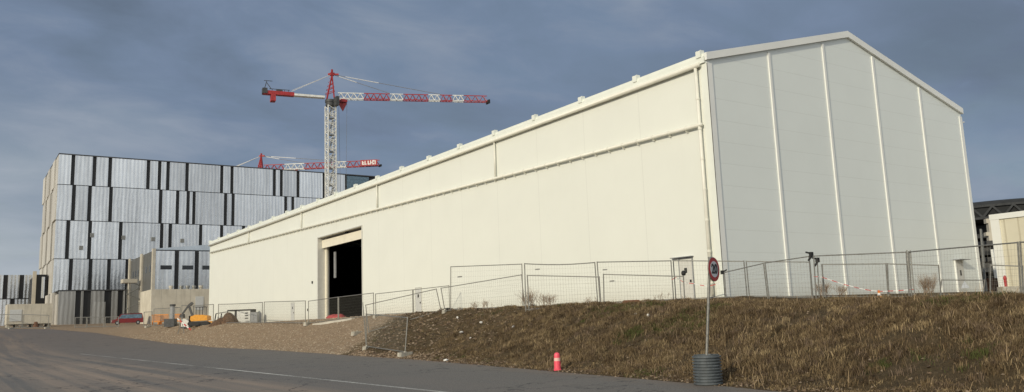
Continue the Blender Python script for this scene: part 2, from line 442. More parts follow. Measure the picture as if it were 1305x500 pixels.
def sample_bank(n):
    out = []
    while len(out) < n:
        y = random.uniform(3.5, 44); x = xe(y)+random.uniform(.05, 11)
        if random.random() > bank_density(x, y): continue
        reg = noise.noise(Vector((x*.3, y*.3, 51)))
        if random.random() < .085:       # a tuft: taller, one tone
            u = x-xe(y); H = random.uniform(.07, .20)*(.55 if u < 1.2 else .8 if u > 5.5 else 1); base = pick_col(x, y); R_ = random.uniform(.04, .13)
            for _ in range(random.randint(14, 44)):
                xx = x+random.gauss(0, R_); yy = y+random.gauss(0, R_); k = random.uniform(.7, 1.35)
                if xx-xe(yy) < .03: continue
                out.append((xx, yy, ground_n(xx, yy), H*random.uniform(.5, 1.15), (base[0]*k, base[1]*k, base[2]*k)))
        else:
            c = pick_col(x, y); k = 1+reg*.7
            out.append((x, y, ground_n(x, y), random.uniform(.02, .085), (c[0]*k, c[1]*k, c[2]*k)))
            if random.random() < .012: out.append((x, y, ground_n(x, y), random.uniform(.2, .38), (.34, .25, .15)))
    return out
g = blades('dry_grass', 400000, sample_bank); g['kind'] = 'stuff'
tag(g, 'matted dry brown grass and weeds covering the bank beside the road', 'grass')
# stones
def stones(name, n, sampler, cols, label, cat):
    V = []; F = []; mi = []
    base = [(1,0,0),(-1,0,0),(0,1,0),(0,-1,0),(0,0,1),(0,0,-1)]
    fc = [(0,2,4),(2,1,4),(1,3,4),(3,0,4),(2,0,5),(1,2,5),(3,1,5),(0,3,5)]
    for k in range(n):
        x, y, z, s = sampler(); o = len(V); a = random.uniform(0, PI)
        ca, sa = math.cos(a), math.sin(a)
        for b_ in base:
            q = [b_[i]*s*random.uniform(.6, 1.2)+random.uniform(-.3, .3)*s for i in range(3)]
            V.append((x+q[0]*ca-q[1]*sa, y+q[0]*sa+q[1]*ca, z+q[2]*.6))
        F += [tuple(i+o for i in f) for f in fc]; mi += [random.randrange(len(cols))]*8
    me = bpy.data.meshes.new(name); me.from_pydata(V, [], F)
    for c in cols: me.materials.append(c)
    me.polygons.foreach_set('material_index', mi); me.update()
    o = bpy.data.objects.new(name, me); C.objects.link(o); o['kind'] = 'stuff'; tag(o, label, cat); return o
st_m = [plain('stone_a', (.42, .33, .23), .9, var=.2), plain('stone_b', (.27, .20, .13), .9, var=.2), plain('stone_c', (.50, .42, .32), .9, var=.2)]
def smp_gravel():
    while True:
        y = 44+76*random.random()**1.5; x = xe(y)+random.uniform(-.4, 9)
        if y < 44+(x-19.6)*.95: continue
        return x, y, ground_n(x, y)+.0, random.uniform(.02, .06)*(1+ (y-44)/90)
stones('gravel_stones', 12000, smp_gravel, st_m, 'loose tan gravel and pebbles scattered over the ramp', 'gravel')
def smp_bank():
    while True:
        y = random.uniform(4, 50); x = xe(y)+random.choice([random.uniform(-.15, .8), random.uniform(0, 6.5)])
        if y > 44+(x-19.6)*.95: continue
        if y < 25 and random.random() < .55: continue
        return x, y, ground_n(x, y)+.015, random.uniform(.012, .05)*(1+max(0, min(1, (y-26)/12))*1.1)
st_n = [plain('clod_a', (.085, .055, .032), .95, var=.3), plain('clod_b', (.19, .13, .08), .95, var=.2), plain('clod_c', (.29, .22, .15), .95, var=.2)]
stones('earth_clods', 7000, smp_bank, st_n, 'brown clods and small stones lying on the bank', 'clods')

# ------------------------------------------------------------------ hangar
HX, HY, HZ, HH, HR, HW = 31.87, 27.97, 2.25, 12.66, 3.38, 25.66
T = HZ+HH; HL = 100.4; Y1 = HY+HL
hg = thing('hangar', 'huge cream-white hangar with tall open doorway and five-bay gable', 'hangar', (HX+HW/2, HY+HL/2, HZ))
B0 = HZ-.6
dy0, dy1, dz = 71.95, 83.35, 10.95
m = MB(); w = .3
m.box((HX, HY+w, B0), (HX+w, dy0, T-.1)).box((HX, dy1, B0), (HX+w, Y1-w, T-.1)).box((HX, dy0, dz), (HX+w, dy1, T-.1))
m.build('side_wall', 'wall', hg)
MB().box((HX+HW-w, HY+w, B0), (HX+HW, Y1-w, T-.1)).build('rear_side_wall', 'wall', hg)
def gab(y):
    return [(HX, y, B0), (HX+HW, y, B0), (HX+HW, y, T-.1), (HX+HW/2, y, T+HR-.1), (HX, y, T-.1)]
MB().prism(gab(HY), (0, w, 0)).build('gable_wall', 'gable', hg)
MB().prism(gab(Y1-w), (0, w, 0)).build('far_gable_wall', 'gable', hg)
# roof: two sloped slabs
for s in (0, 1):
    xa = HX-.1 if s == 0 else HX+HW+.1; xm = HX+HW/2
    sl = HR/(HW/2)
    z0 = T-.1-.1*sl
    p = [(xa, HY-.1, z0), (xm, HY-.1, T+HR-.1), (xm, HY-.1, T+HR+.12), (xa, HY-.1, z0+.22)]
    MB().prism(p if s == 0 else p[::-1], (0, HL+.2, 0)).build('roof_slope', 'trim', hg)
# eave: fascia and rounded gutter below
MB().box((HX-.16, HY+.02, T-.42), (HX-.003, Y1, T-.06)).build('eave_fascia', 'trim', hg)
MB().cyl((HX-.20, HY+.3, T-.48), (HX-.20, Y1, T-.48), .13, 10).build('gutter', 'pipe', hg, smooth=True)
# rake trim on the gable
for s in (0, 1):
    xa = HX-.12 if s == 0 else HX+HW+.12; xm = HX+HW/2
    sl = HR/(HW/2); za = T-.12*sl
    hgt = .40
    p = [(xa, HY-.16, za-hgt+.12), (xm, HY-.16, T+HR-hgt+.12), (xm, HY-.16, T+HR+.12), (xa, HY-.16, za+.12)]
    MB().prism(p if s == 0 else p[::-1], (0, .155, 0)).build('gable_trim', 'trimw', hg)
    # slim bead under the trim
    q0 = Vector((xa, HY-.02, za-hgt+.07)); q1 = Vector((xm, HY-.02, T+HR-hgt+.07))
# corner trims
MB().box((HX-.05, HY-.05, B0), (HX+.36, HY-.003, T-.4)).build('corner_trim', 'trimw', hg)
MB().box((HX-.053, HY-.05, B0), (HX-.003, HY+.42, T-.45)).build('corner_trim', 'trim', hg)
MB().box((HX+HW-.3, HY-.05, B0), (HX+HW+.05, HY-.003, T-.5)).build('corner_trim', 'trimw', hg)
MB().box((HX-.03, Y1-.35, B0), (HX-.003, Y1, T-.45)).build('corner_trim', 'trim', hg)
for k in range(1, 5):
    x = HX+HW*k/5; zt = T-.42+HR*(1-abs(2*k/5-1))
    m = MB().box((x-.09, HY-.07, B0), (x+.09, HY-.003, zt))
    m.build('gable_post', 'trimw', hg)
# bay brackets at the eave
for i in range(0, 21):
    y = HY+.25+5*i if i else HY+.35
    m = MB()
    m.box((HX-.22, y-.16, T-.10), (HX-.165, y+.16, T+.26)).box((HX-.165, y-.16, T-.10), (HX+.10, y-.11, T+.30)).box((HX-.165, y+.11, T-.10), (HX+.10, y+.16, T+.30))
    m.build('eave_bracket', 'trim', hg)
# collector pipe sloping along the wall
pa = at(897, 158.3, 'X', HX-.2); pb = at(268, 322, 'X', HX-.2)
def pipe_z(y): return pa.z+(pb.z-pa.z)*(y-pa.y)/(pb.y-pa.y)
cp = MB().cyl((HX-.2, HY+.45, pipe_z(HY+.45)), (HX-.2, Y1-.5, pipe_z(Y1-.5)), .10, 10).build('drain_pipe', 'pipe', hg, smooth=True)
y = HY+1.6
while y < Y1-1:
    m = MB(); z = pipe_z(y); m.cyl((HX-.2, y-.05, z), (HX-.2, y+.05, z+.001), .118, 10); m.box((HX-.19, y-.02, z-.2), (HX-.003, y+.02, z-.08)); y += 1.25
    m.build('pipe_collar', 'pipe', cp)
for i in (4, 8, 12, 16):
    y = HY+.25+5*i; MB().cyl((HX-.13, y, pipe_z(y)), (HX-.13, y, T-.5), .07, 8).build('downpipe', 'pipe', hg, smooth=True)
dp = MB().cyl((HX-.18, HY+.62, B0), (HX-.18, HY+.62, T-.5), .095, 10).build('downpipe', 'pipe', hg, smooth=True)
z = HZ+.8
while z < T-1:
    m = MB(); m.cyl((HX-.18, HY+.62, z-.05), (HX-.18, HY+.62, z+.05), .112, 10); z += 1.6
    m.build('pipe_collar', 'pipe', dp)
# doorway: deep jambs, header, roller shutter, inner rails
fr = MB().box((HX-.06, dy1-.006, HZ-.3), (HX+1.25, dy1+.14, dz)).box((HX+.32, dy0-.14, HZ-.3), (HX+1.25, dy0-.002, dz)).box((HX-.06, dy0-.14, dz+.002), (HX+1.25, dy1+.14, dz+.10)).box((HX-.06, dy0-.14, HZ-.3), (HX-.003, dy0-.002, dz))
fr.build('door_frame', 'jamb', hg)
MB().box((HX+.75, dy1-.45, HZ-.3), (HX+.95, dy1-.012, dz-.01)).build('shutter_rail', 'shutter', hg)
MB().box((HX+.55, dy0+.005, HZ-.3), (HX+.75, dy0+.18, dz-.01)).build('shutter_rail', 'shutter', hg)
MB().box((HX+.42, dy0+.01, 9.85), (HX+.52, dy1-.02, dz-.25)).build('roller_shutter', 'shutter', hg)
MB().box((HX+.40, dy0+4.6, dz-.24), (HX+.60, dy0+5.1, dz-.02)).build('shutter_motor', 'black', hg)
MB().box((HX+1.5, dy1-1.1, HZ+4.4), (HX+1.6, dy1-.6, HZ+7.2)).build('inner_panel', 'grey', hg)
# interior: its shade put into near-black lining and floor colours
MB().box((HX+HW-w-.1, HY+w+.01, HZ), (HX+HW-w-.02, Y1-w-.01, T-.3)).box((HX+w+.01, Y1-w-.12, HZ), (HX+HW-w-.11, Y1-w-.02, T-.3)).box((HX+w+.01, HY+w+.02, HZ), (HX+HW-w-.11, HY+w+.12, T-.3)).build('shade_lining', 'inside', hg)
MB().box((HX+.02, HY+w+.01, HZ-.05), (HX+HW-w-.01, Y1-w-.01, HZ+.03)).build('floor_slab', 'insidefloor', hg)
# personnel doors on the long wall
for (ya, yb, zt, mt, hood) in ((29.95, 30.85, HZ+2.1, 'doorgrey', 1), (60.1, 61.1, HZ+2.15, 'doorw', 0), (90.6, 91.7, HZ+2.05, 'doorw', 0)):
    z0 = ground(HX, (ya+yb)/2)
    d = MB().box((HX-.045, ya, z0-.1), (HX-.003, yb, zt)).build('side_door', mt, hg)
    MB().box((HX-.06, ya-.06, z0-.1), (HX-.004, ya-.001, zt+.06)).box((HX-.06, yb+.001, z0-.1), (HX-.004, yb+.06, zt+.06)).box((HX-.06, ya-.06, zt+.061), (HX-.004, yb+.06, zt+.12)).build('door_frame', 'grey' if hood else 'jamb', d)
    MB().box((HX-.07, (ya+yb)/2-.08, z0+1.42), (HX-.048, (ya+yb)/2+.10, z0+1.68)).build('door_pane', 'black', d)
    MB().box((HX-.10, ya+.10, z0+.92), (HX-.048, ya+.18, z0+1.05)).build('door_handle', 'black', d)
    if hood: MB().box((HX-.22, ya-.12, zt+.14), (HX-.004, yb+.5, zt+.18)).build('door_canopy', 'grey', d)
for y, z in ((84.9, 6.2), (86.2, 3.3)):
    MB().box((HX-.09, y, z), (HX-.003, y+.22, z+.26)).build('wall_box', 'black', hg)
gd0 = at(1217, 341, 'Y', HY); xg = 54.35
d = MB().box((xg, HY-.05, HZ-.2), (xg+.95, HY-.003, HZ+2.05)).build('gable_door', 'jamb', hg)
MB().box((xg-.12, HY-.11, HZ-.2), (xg-.002, HY-.004, HZ+2.1)).build('door_frame', 'trimw', d)
MB().box((xg-.2, HY-.5, HZ+2.11), (xg+1.1, HY-.004, HZ+2.16)).build('door_canopy', 'grey', d)
MB().box((xg+.42, HY-.08, HZ+1.1), (xg+.56, HY-.052, HZ+1.45)).build('door_pane', 'black', d)
MB().cyl((HX+HW+.1, HY+.1, T-.9), (HX+HW+.55, HY+.1, T-.8), .05, 6).build('wall_bracket', 'trimw', hg)

# ------------------------------------------------------------------ far buildings
# the big metal-clad block: rows of panels with dark recesses
BY = 230.; BX0 = at(75.4, 195.6, 'Y', BY).x; BD = 41
def zrow(x, y, Y): return at(x, y, 'Y', Y).z
zt = zrow(78, 196, BY); r12 = zrow(73, 234.7, BY); r23 = zrow(69.6, 280.3, BY); r34 = zrow(66, 329.8, BY); gz = 4.2
rows = [(r12, zt), (r23, r12), (r34, r23), (gz-1, r34)]
z1x = lambda v: 30+v/4.168
z2x = lambda v: 30+v/3.573
z3x = lambda v: 230+v/3.844
strips = [
 ([z1x(v) for v in (262, 376, 459, 662, 722, 767, 868)]+[z3x(v) for v in (32, 202, 252, 460, 494, 576, 703, 812)], 150/4.168+180),
 ([z1x(v) for v in (265, 350, 462, 727, 817, 873, 905)]+[z3x(v) for v in (37+28, 220, 257, 515, 550, 676)], 258),
 ([z2x(v) for v in (200, 300, 440, 627, 666)]+[z3x(v) for v in (97, 200)]+[310, 345, 372], 308),
 ([z2x(v) for v in (214, 303, 387, 470)]+[184, 215, 240, 262], 350)]
bb = thing('clad_building', 'towering block clad in ribbed silver metal panels with black vertical slots', 'building', (BX0+60, BY+BD/2, gz))
XR = 107.5
MB().box((BX0+.25, BY+.35, gz-1.5), (XR, BY+BD-.3, zt-.25)).build('dark_core', 'dark', bb)
MB().box((BX0-.05, BY-.05, zt-.18), (XR+.1, BY+BD, zt+.12)).build('roof_edge', 'darkgrey', bb)
for (za, zb), (sx, yy) in zip(rows, strips):
    xc = [at(s, yy+(s-75)*.062, 'Y', BY).x for s in sx]
    prev = BX0
    for c in xc+[None]:
        end = c-.43 if c is not None else (at(475, 228, 'Y', BY).x if za == r12 else XR)
        if c is None and za == r12: break
        if end-prev > .4:
            MB().box((prev, BY, za+.05), (end, BY+.34, zb-.12)).build('cladding_panel', 'metal', bb)
        if c is not None: prev = c+.43
# end bay of the top row, blue skylight put into its panel colour
MB().box((at(442.5, 228, 'Y', BY).x, BY+.02, r12+.3), (at(470, 228, 'Y', BY).x, BY+.34, zt-.4)).build('skylit_panel', 'vanglass', bb)
for (x, y) in ((117, 300), (157, 303), (195, 305), (103, 316), (232, 307)):
    p = at(x, y, 'Y', BY); MB().box((p.x-.4, BY-.3, p.z-.5), (p.x+.5, BY-.003, p.z+.5)).build('wall_vent', 'galvd', bb)
for ri, (za, zb) in enumerate(rows):
    y = BY+.36; offs = [0, 1.5, .6, 2.2][ri]; n = 6
    for k in range(n):
        a = BY+.36+k*BD/n+(offs if k else 0); e = BY+(k+1)*BD/n+offs-.9
        if k == n-1: e = BY+BD-.5
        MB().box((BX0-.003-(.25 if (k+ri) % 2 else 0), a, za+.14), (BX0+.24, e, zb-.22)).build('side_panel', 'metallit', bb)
# low wing to the left, set back
LY = 268.
lz = zrow(20, 350, LY); lm_ = zrow(20, 381, LY)
lw = thing('metal_wing', 'low two-tier silver clad wing left of the towering metal block', 'building', (-10, LY+10, gz))
xl = at(46, 360, 'Y', LY).x
MB().box((-60, LY+.3, gz-1.5), (xl, LY+25, lz-.1)).build('dark_core', 'dark', lw)
for za, zb, ss_ in ((lm_, lz, (-40, -14, 6.7, 27.4)), (gz-1, lm_, (-25, 17, 70))):
    prev = -60
    for s in list(ss_)+[None]:
        c = at(s, 365, 'Y', LY).x if s is not None else xl+.5
        if s == 70: continue
        MB().box((prev, LY, za+.12), (min(c-.55, xl-.02), LY+.28, zb-.12)).build('cladding_panel', 'metal', lw)
        prev = c+.55
# link between wing and block with black flanks
lk = thing('stair_link', 'narrow black-flanked link between the low wing and metal tower', 'building', (at(54, 400, 'Y', 240).x, 243, gz))
xa, xb = at(45, 380, 'Y', 240).x, at(63, 380, 'Y', 240).x
MB().box((xa, 240.3, gz-1), (BX0-.3, 262, zrow(54, 350, 240))).build('dark_core', 'dark', lk)
MB().box((at(52, 380, 'Y', 240).x, 240, zrow(54, 380, 240)), (at(56, 380, 'Y', 240).x, 240.28, zrow(54, 351, 240)-.4)).build('cladding_panel', 'metal', lk)
MB().box((xa-.8, 239.6, gz-1), (xa-.003, 240.6, zrow(46, 346, 240))).build('side_pier', 'pilar', lk)
# low annex standing forward of the tower
AY = 205.
ax0 = at(75, 372, 'Y', AY).x; ax1 = at(167, 372, 'Y', AY).x; az = zrow(80, 370.5, AY)
an = thing('metal_annex', 'single-storey weathered metal annex at the foot of the silver tower', 'building', ((ax0+ax1)/2, AY+12, gz-.3))
MB().box((ax0+.2, AY+.3, gz-1.5), (ax1, BY-.4, az-.1)).build('dark_core', 'dark', an)
MB().box((ax0-.1, AY-.1, az-.09), (ax1+.1, BY-.45, az+.12)).build('roof_edge', 'darkgrey', an)
prev = ax0
for s, hw in ((99, .55), (110.5, .75), (137, .75), (153, .55), (163.5, .8)):
    c = at(s, 395, 'Y', AY).x
    MB().box((prev, AY, gz-1), (c-hw, AY+.28, az-.15)).build('cladding_panel', 'metalold', an); prev = c+hw
y = AY+.32
for k in range(4):
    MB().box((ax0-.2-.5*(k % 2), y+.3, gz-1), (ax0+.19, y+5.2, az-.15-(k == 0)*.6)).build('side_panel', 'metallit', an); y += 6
MB().box((at(120, 398, 'Y', AY).x, AY-.06, gz-.5), (at(134, 398, 'Y', AY).x, AY-.003, zrow(127, 385, AY))).build('sliding_door', 'metalold', an)
# grey side-clad office annex, front right of the tower
OY = 178.; ox0 = at(197, 318, 'Y', OY).x; oz = zrow(197, 317.5, OY); ob0 = zrow(197, 372, OY)
ox1 = ox0+24; od = 0
while at(166, 330, 'X', ox0).y > OY+od and od < 60: od += 1
of = thing('office_annex', 'silver annex with black slot windows and dark grey flank beside the hangar', 'building', ((ox0+ox1)/2, OY+od/2, gz-.6))
MB().box((ox0+.25, OY+.3, 2), (ox1, OY+od, oz-.1)).build('dark_core', 'dark', of)
MB().box((ox0-.05, OY+1.2, 2), (ox0+.24, OY+od, oz-.25)).build('flank_wall', 'darkclad', of)
MB().box((ox0-.3, OY-.05, 2), (ox0+.25, OY+1.15, oz+.1)).build('corner_pillar', 'pilar', of)
yp = OY+od*.42
MB().box((ox0-.35, yp, 2), (ox0-.053, yp+2.0, oz+.05)).build('corner_pillar', 'pilar', of)
MB().box((ox0-.35, OY+od-1.5, 2), (ox0-.053, OY+od, oz+.2)).build('corner_pillar', 'pilar', of)
wz = zrow(215, 341, OY)
for k in range(5):
    y = OY+od*(.12 if k == 0 else .26 if k == 1 else .60+.10*(k-2)); MB().box((ox0-.09, y, wz-.7), (ox0-.053, y+1.2, wz+.7)).build('flank_window', 'glassd', of)
prev = ox0+.28
for s in (225, 250.5, 276):
    c = at(s, 345, 'Y', OY).x
    pn = MB().box((prev, OY, 2), (c-.42, OY+.28, oz-.35)).build('cladding_panel', 'metal', of)
    mid = (prev+c)/2
    MB().box((mid-1.1, OY-.05, wz-.42), (mid+1.1, OY-.003, wz+.42)).build('slot_window', 'glassd', pn)
    prev = c+.42
# rising pale parapet behind the front
pz0 = oz-.2
MB().prism([(ox0+.3, OY+.5, pz0), (ox1, OY+.5, pz0), (ox1, OY+.5, pz0+2.6), (ox0+.3, OY+.5, pz0+.35)], (0, .3, 0)).build('roof_parapet', 'roofband', of)
# cast concrete box in front of it
CY = 162.
cx0 = at(192.5, 390, 'Y', CY).x; cz = zrow(192.5, 369, CY); cd = 1
while at(179.5, 372, 'X', cx0).y > CY+cd and cd < 15: cd += .5
cb = thing('concrete_enclosure', 'big cast concrete box with pale door panel left of the hangar', 'building', (cx0+7, CY+cd/2, 3))
MB().box((cx0, CY, 2), (cx0+16, CY+min(cd, 14.5), cz)).build('concrete_wall', 'cwall', cb)
a = at(249, 378, 'Y', CY); b_ = at(259, 395, 'Y', CY)
MB().box((a.x, CY-.06, b_.z), (b_.x, CY-.003, a.z)).build('door_panel', 'doorw', cb)
for s in (218, 231, 239, 247, 256):
    p = at(s, 366, 'Y', CY+2)
    MB().cyl((p.x, CY+2, cz-.02), (p.x, CY+2, cz+.35), .3, 10).cyl((p.x, CY+2, cz+.35), (p.x, CY+2, cz+.75), .42, 10).build('roof_vent', 'galvd' if s % 2 else 'pilar', cb)
# steel stair between annexes
sx_ = at(172, 400, 'Y', 190).x
sc = thing('steel_stair', 'grey steel stair tower in the dark gap between the annexes', 'stair', (sx_, 191, 3.6))
m = MB(); w2 = 1.3
for dx in (-w2, w2):
    for dyy in (0, 2.4): m.beam((sx_+dx, 190+dyy, 3), (sx_+dx, 190+dyy, 12.6), .16)
m.build('stair_frame', 'galvd', sc)
m = MB(); z = 3.8; d_ = 1
while z < 12.2:
    for k in range(7):
        t = k/6; m.box((sx_+d_*(-w2+2*w2*t)-.2, 190.1, z+t*1.4), (sx_+d_*(-w2+2*w2*t)+.2, 192.2, z+t*1.4+.06))
    z += 1.55; d_ = -d_
m.build('stair_treads', 'galvd', sc)
MB().box((sx_-2.6, 189.6, 12.3), (sx_+.2, 192.6, 13.1)).build('stair_landing', 'pilar', sc)
# long raised concrete tank far left
QY = 176.; qa = at(9.6, 388, 'Y', QY); qb = at(66, 412, 'Y', QY)
tk = thing('concrete_tank', 'long pale concrete tank raised on short legs at far left', 'tank', ((qa.x+qb.x)/2, QY+3, 3.4))
MB().box((qa.x, QY, qb.z), (qb.x, QY+7, qa.z)).build('tank_body', 'cwall', tk)
gzq = ground(qa.x, QY)-.2
for k in range(6):
    x = qa.x+.4+(qb.x-qa.x-.8)*k/5; MB().box((x-.3, QY+.5, gzq), (x+.3, QY+6.5, qb.z-.002)).build('leg', 'concrete', tk)
a = at(12.6, 395, 'Y', QY); b_ = at(27, 409.5, 'Y', QY)
MB().box((a.x, QY-.07, b_.z), (b_.x, QY-.003, a.z)).build('access_panel', 'doorw', tk)
MB().cyl((qa.x+4.6, QY-.9, gzq+.2), (qa.x+4.6, QY-.9, gzq+.2+1.0), .5, 10, .25).build('valve', 'rust', tk)

# ------------------------------------------------------------------ right-hand buildings
RX = 63.5
ca = at(1263, 276, 'X', RX)
yb_ = at(1287, 372, 'X', RX).y; yb_ = ca.y
cr = thing('cream_shed', 'cream ribbed-clad shed wall at the right edge beyond the hangar', 'building', (RX+8, ca.y-12, 2.25))
zc = ca.z
MB().box((RX, ca.y-26, 1.6), (RX+16, ca.y, zc)).build('ribbed_wall', 'creamrib', cr)
MB().box((RX-.12, ca.y-26.1, zc-.28), (RX+16.2, ca.y+.1, zc+.12)).build('roof_edge', 'trimw', cr)
MB().box((RX-.1, ca.y-.55, 1.6), (RX-.003, ca.y+.06, zc-.285)).build('corner_trim', 'trimw', cr)
MB().box((RX-.06, ca.y-4.2, 2.3), (RX-.003, ca.y-2.9, 3.5)).build('wall_opening', 'dark', cr)
# dark round structure with a trussed crown, open floors below
TD = 128.; tc = at(1285, 372, 'D', TD+16); tc.z = 2.25; TR = 15.5
tw = thing('round_tower', 'dark round steel structure with zigzag crown band behind the cream shed', 'tower', tc)
ztop = at(1285, 254, 'D', TD).z; zb1 = at(1285, 279, 'D', TD).z
prof = [(TR-.6, zb1-tc.z), (TR, zb1-tc.z+.2), (TR+.1, ztop-tc.z-.6), (TR-.6, ztop-tc.z), (TR-4, ztop-tc.z+.5), (.5, ztop-tc.z+1.0)]
MB().lathe(tc, prof, 40).build('crown_band', 'tdark', tw)
m = MB()
for k in range(40):
    t = 2*PI*k/40; t2 = 2*PI*(k+.5)/40; t3 = 2*PI*(k+1)/40; R_ = TR+.25
    P = lambda t, z: (tc.x+R_*math.cos(t), tc.y+R_*math.sin(t), z)
    m.beam(P(t, zb1+.5), P(t2, ztop-.7), .26); m.beam(P(t2, ztop-.7), P(t3, zb1+.5), .26)
    m.beam(P(t, zb1+.4), P(t3, zb1+.4), .3); m.beam(P(t, ztop-.6), P(t3, ztop-.6), .3)
m.build('crown_truss', 'truss', tw)
z = zb1-2.3; k = 0
while z > 3.5:
    MB().lathe((tc.x, tc.y, z), [(TR-1.4-.6*(k % 2), 0), (TR-.9-.6*(k % 2), .1), (TR-.9-.6*(k % 2), .55), (TR-1.4-.6*(k % 2), .7)], 32).build('floor_ring', 'tdark' if k % 2 else 'truss', tw)
    z -= 2.35; k += 1
MB().lathe((tc.x, tc.y, 1.8), [(TR-4, 0), (TR-4, zb1-2)], 32).build('inner_drum', 'dark', tw)
for k in range(18):
    t = 2*PI*k/18; MB().beam((tc.x+(TR-1.2)*math.cos(t), tc.y+(TR-1.2)*math.sin(t), 1.8), (tc.x+(TR-1.2)*math.cos(t), tc.y+(TR-1.2)*math.sin(t), zb1), .4).build('column', 'tdark', tw)
# stepped cream building end seen in the gap
SB = 96.
sb = thing('stepped_block', 'cream stepped concrete blocks glimpsed in the gap beside the shed', 'building', at(1262, 373, 'D', SB))
for (x0, x1, y0, y1) in ((1256.5, 1266, 279, 284), (1259.5, 1268, 284.2, 296), (1256.5, 1268, 296.2, 300), (1260, 1269, 300.2, 307), (1265.5, 1274, 313, 328), (1268, 1278, 336, 350)):
    a = at(x0, y0, 'D', SB); b_ = at(x1, y1, 'D', SB)
    u = Vector((b_.x-a.x, b_.y-a.y, 0)); p = [Vector((a.x, a.y, b_.z)), Vector((a.x, a.y, b_.z))+u, Vector((a.x, a.y, a.z))+u, Vector((a.x, a.y, a.z))]
    MB().prism(p, (.55, .5, 0)).build('concrete_step', 'pilar', sb)
for (y0, y1) in ((307.5, 312.5), (328.5, 332.5)):
    a = at(1252, y0, 'D', SB-2); b_ = at(1277, y1, 'D', SB-2)
    u = Vector((b_.x-a.x, b_.y-a.y, 0)); p = [Vector((a.x, a.y, b_.z)), Vector((a.x, a.y, b_.z))+u, Vector((a.x, a.y, a.z))+u, Vector((a.x, a.y, a.z))]
    MB().prism(p, (2, 2.5, 0)).build('dark_beam', 'dark', sb)
a = at(1272, 372, 'D', SB-1)
MB().beam(at(1264.5, 318, 'D', SB-4), at(1272, 372, 'D', SB-4), .22).build('strut', 'trimw', sb)
MB().beam(at(1250, 292, 'D', SB-4), at(1256.5, 374, 'D', SB-4), .16).build('strut', 'galvd', sb)
p = at(1266.5, 373, 'D', 80); p.z = ground(p.x, p.y)
o = MB().box((p.x-.35, p.y-.35, p.z), (p.x+.8, p.y+.35, p.z+.15)).box((p.x-.3, p.y-.3, p.z+.15), (p.x+.7, p.y+.3, p.z+1.15)).box((p.x-.35, p.y-.35, p.z+1.15), (p.x+.75, p.y+.35, p.z+1.25)).build('timber_crate', 'rust', None, p)
tag(o, 'brown timber crate standing on the ground just right of the gable', 'crate')
p = at(1282.5, 368, 'D', 62); p.z = ground(p.x, p.y)
hy = thing('fire_hydrant', 'red hydrant post standing before the cream shed corner', 'hydrant', p)
MB().lathe(p, [(.12, 0), (.12, .06), (.09, .1), (.09, .70), (.11, .75), (.11, .85), (.08, .95), (.03, 1.0)], 12).build('body', 'red', hy)
MB().cyl((p.x-.15, p.y, p.z+.6), (p.x+.15, p.y, p.z+.6), .05, 8).build('outlet', 'red', hy)
a = at(1278, 371, 'D', 50); z_ = ground(a.x, a.y)
u = Vector((.70, -.71, 0))
o = MB().prism([Vector((a.x, a.y, z_-.2)), Vector((a.x, a.y, z_-.2))+u*3.4, Vector((a.x, a.y, z_+.40))+u*3.4, Vector((a.x, a.y, z_+.40))], (.5, .5, 0)).build('concrete_barrier', 'concrete', None, (a.x, a.y, z_))
tag(o, 'low pale concrete barrier block at the right edge behind the fence', 'barrier')

# ------------------------------------------------------------------ cranes
def truss(m, a, b, w, h, n, r=.10, inv=False):
    a = Vector(a); b = Vector(b); d = (b-a).normalized(); side = d.cross(Vector((0, 0, 1))).normalized(); up = Vector((0, 0, 1))
    L_, R_, T_ = [], [], []
    for i in range(n+1):
        p = a+(b-a)*i/n; L_.append(p-side*w/2); R_.append(p+side*w/2)
        T_.append(a+(b-a)*min(1, (i+.5)/n)+up*h)
    m.beam(L_[0], L_[-1], r*1.5); m.beam(R_[0], R_[-1], r*1.5); m.beam(a+up*h, b+up*h, r*1.6)
    for i in range(n):
        for S in (L_, R_):
            m.beam(S[i], T_[i], r); m.beam(T_[i], S[i+1], r)
        m.beam(L_[i], R_[i], r*.8); m.beam(L_[i], R_[i+1], r*.8)
def mast(m, x, y, z0, z1, w, sec, r=.16):
    cs = [(x-w/2, y-w/2), (x+w/2, y-w/2), (x+w/2, y+w/2), (x-w/2, y+w/2)]
    for c in cs: m.beam((*c, z0), (*c, z1), r*1.25)
    n = int((z1-z0)/sec)
    for i in range(n):
        za = z0+(z1-z0)*i/n; zb = z0+(z1-z0)*(i+1)/n; zm = (za+zb)/2
        for k in range(4):
            p, q = cs[k], cs[(k+1) % 4]
            m.beam((*p, za), (*q, zm), r*.7); m.beam((*q, zm), (*p, zb), r*.7); m.beam((*p, za), (*q, za), r*.7)
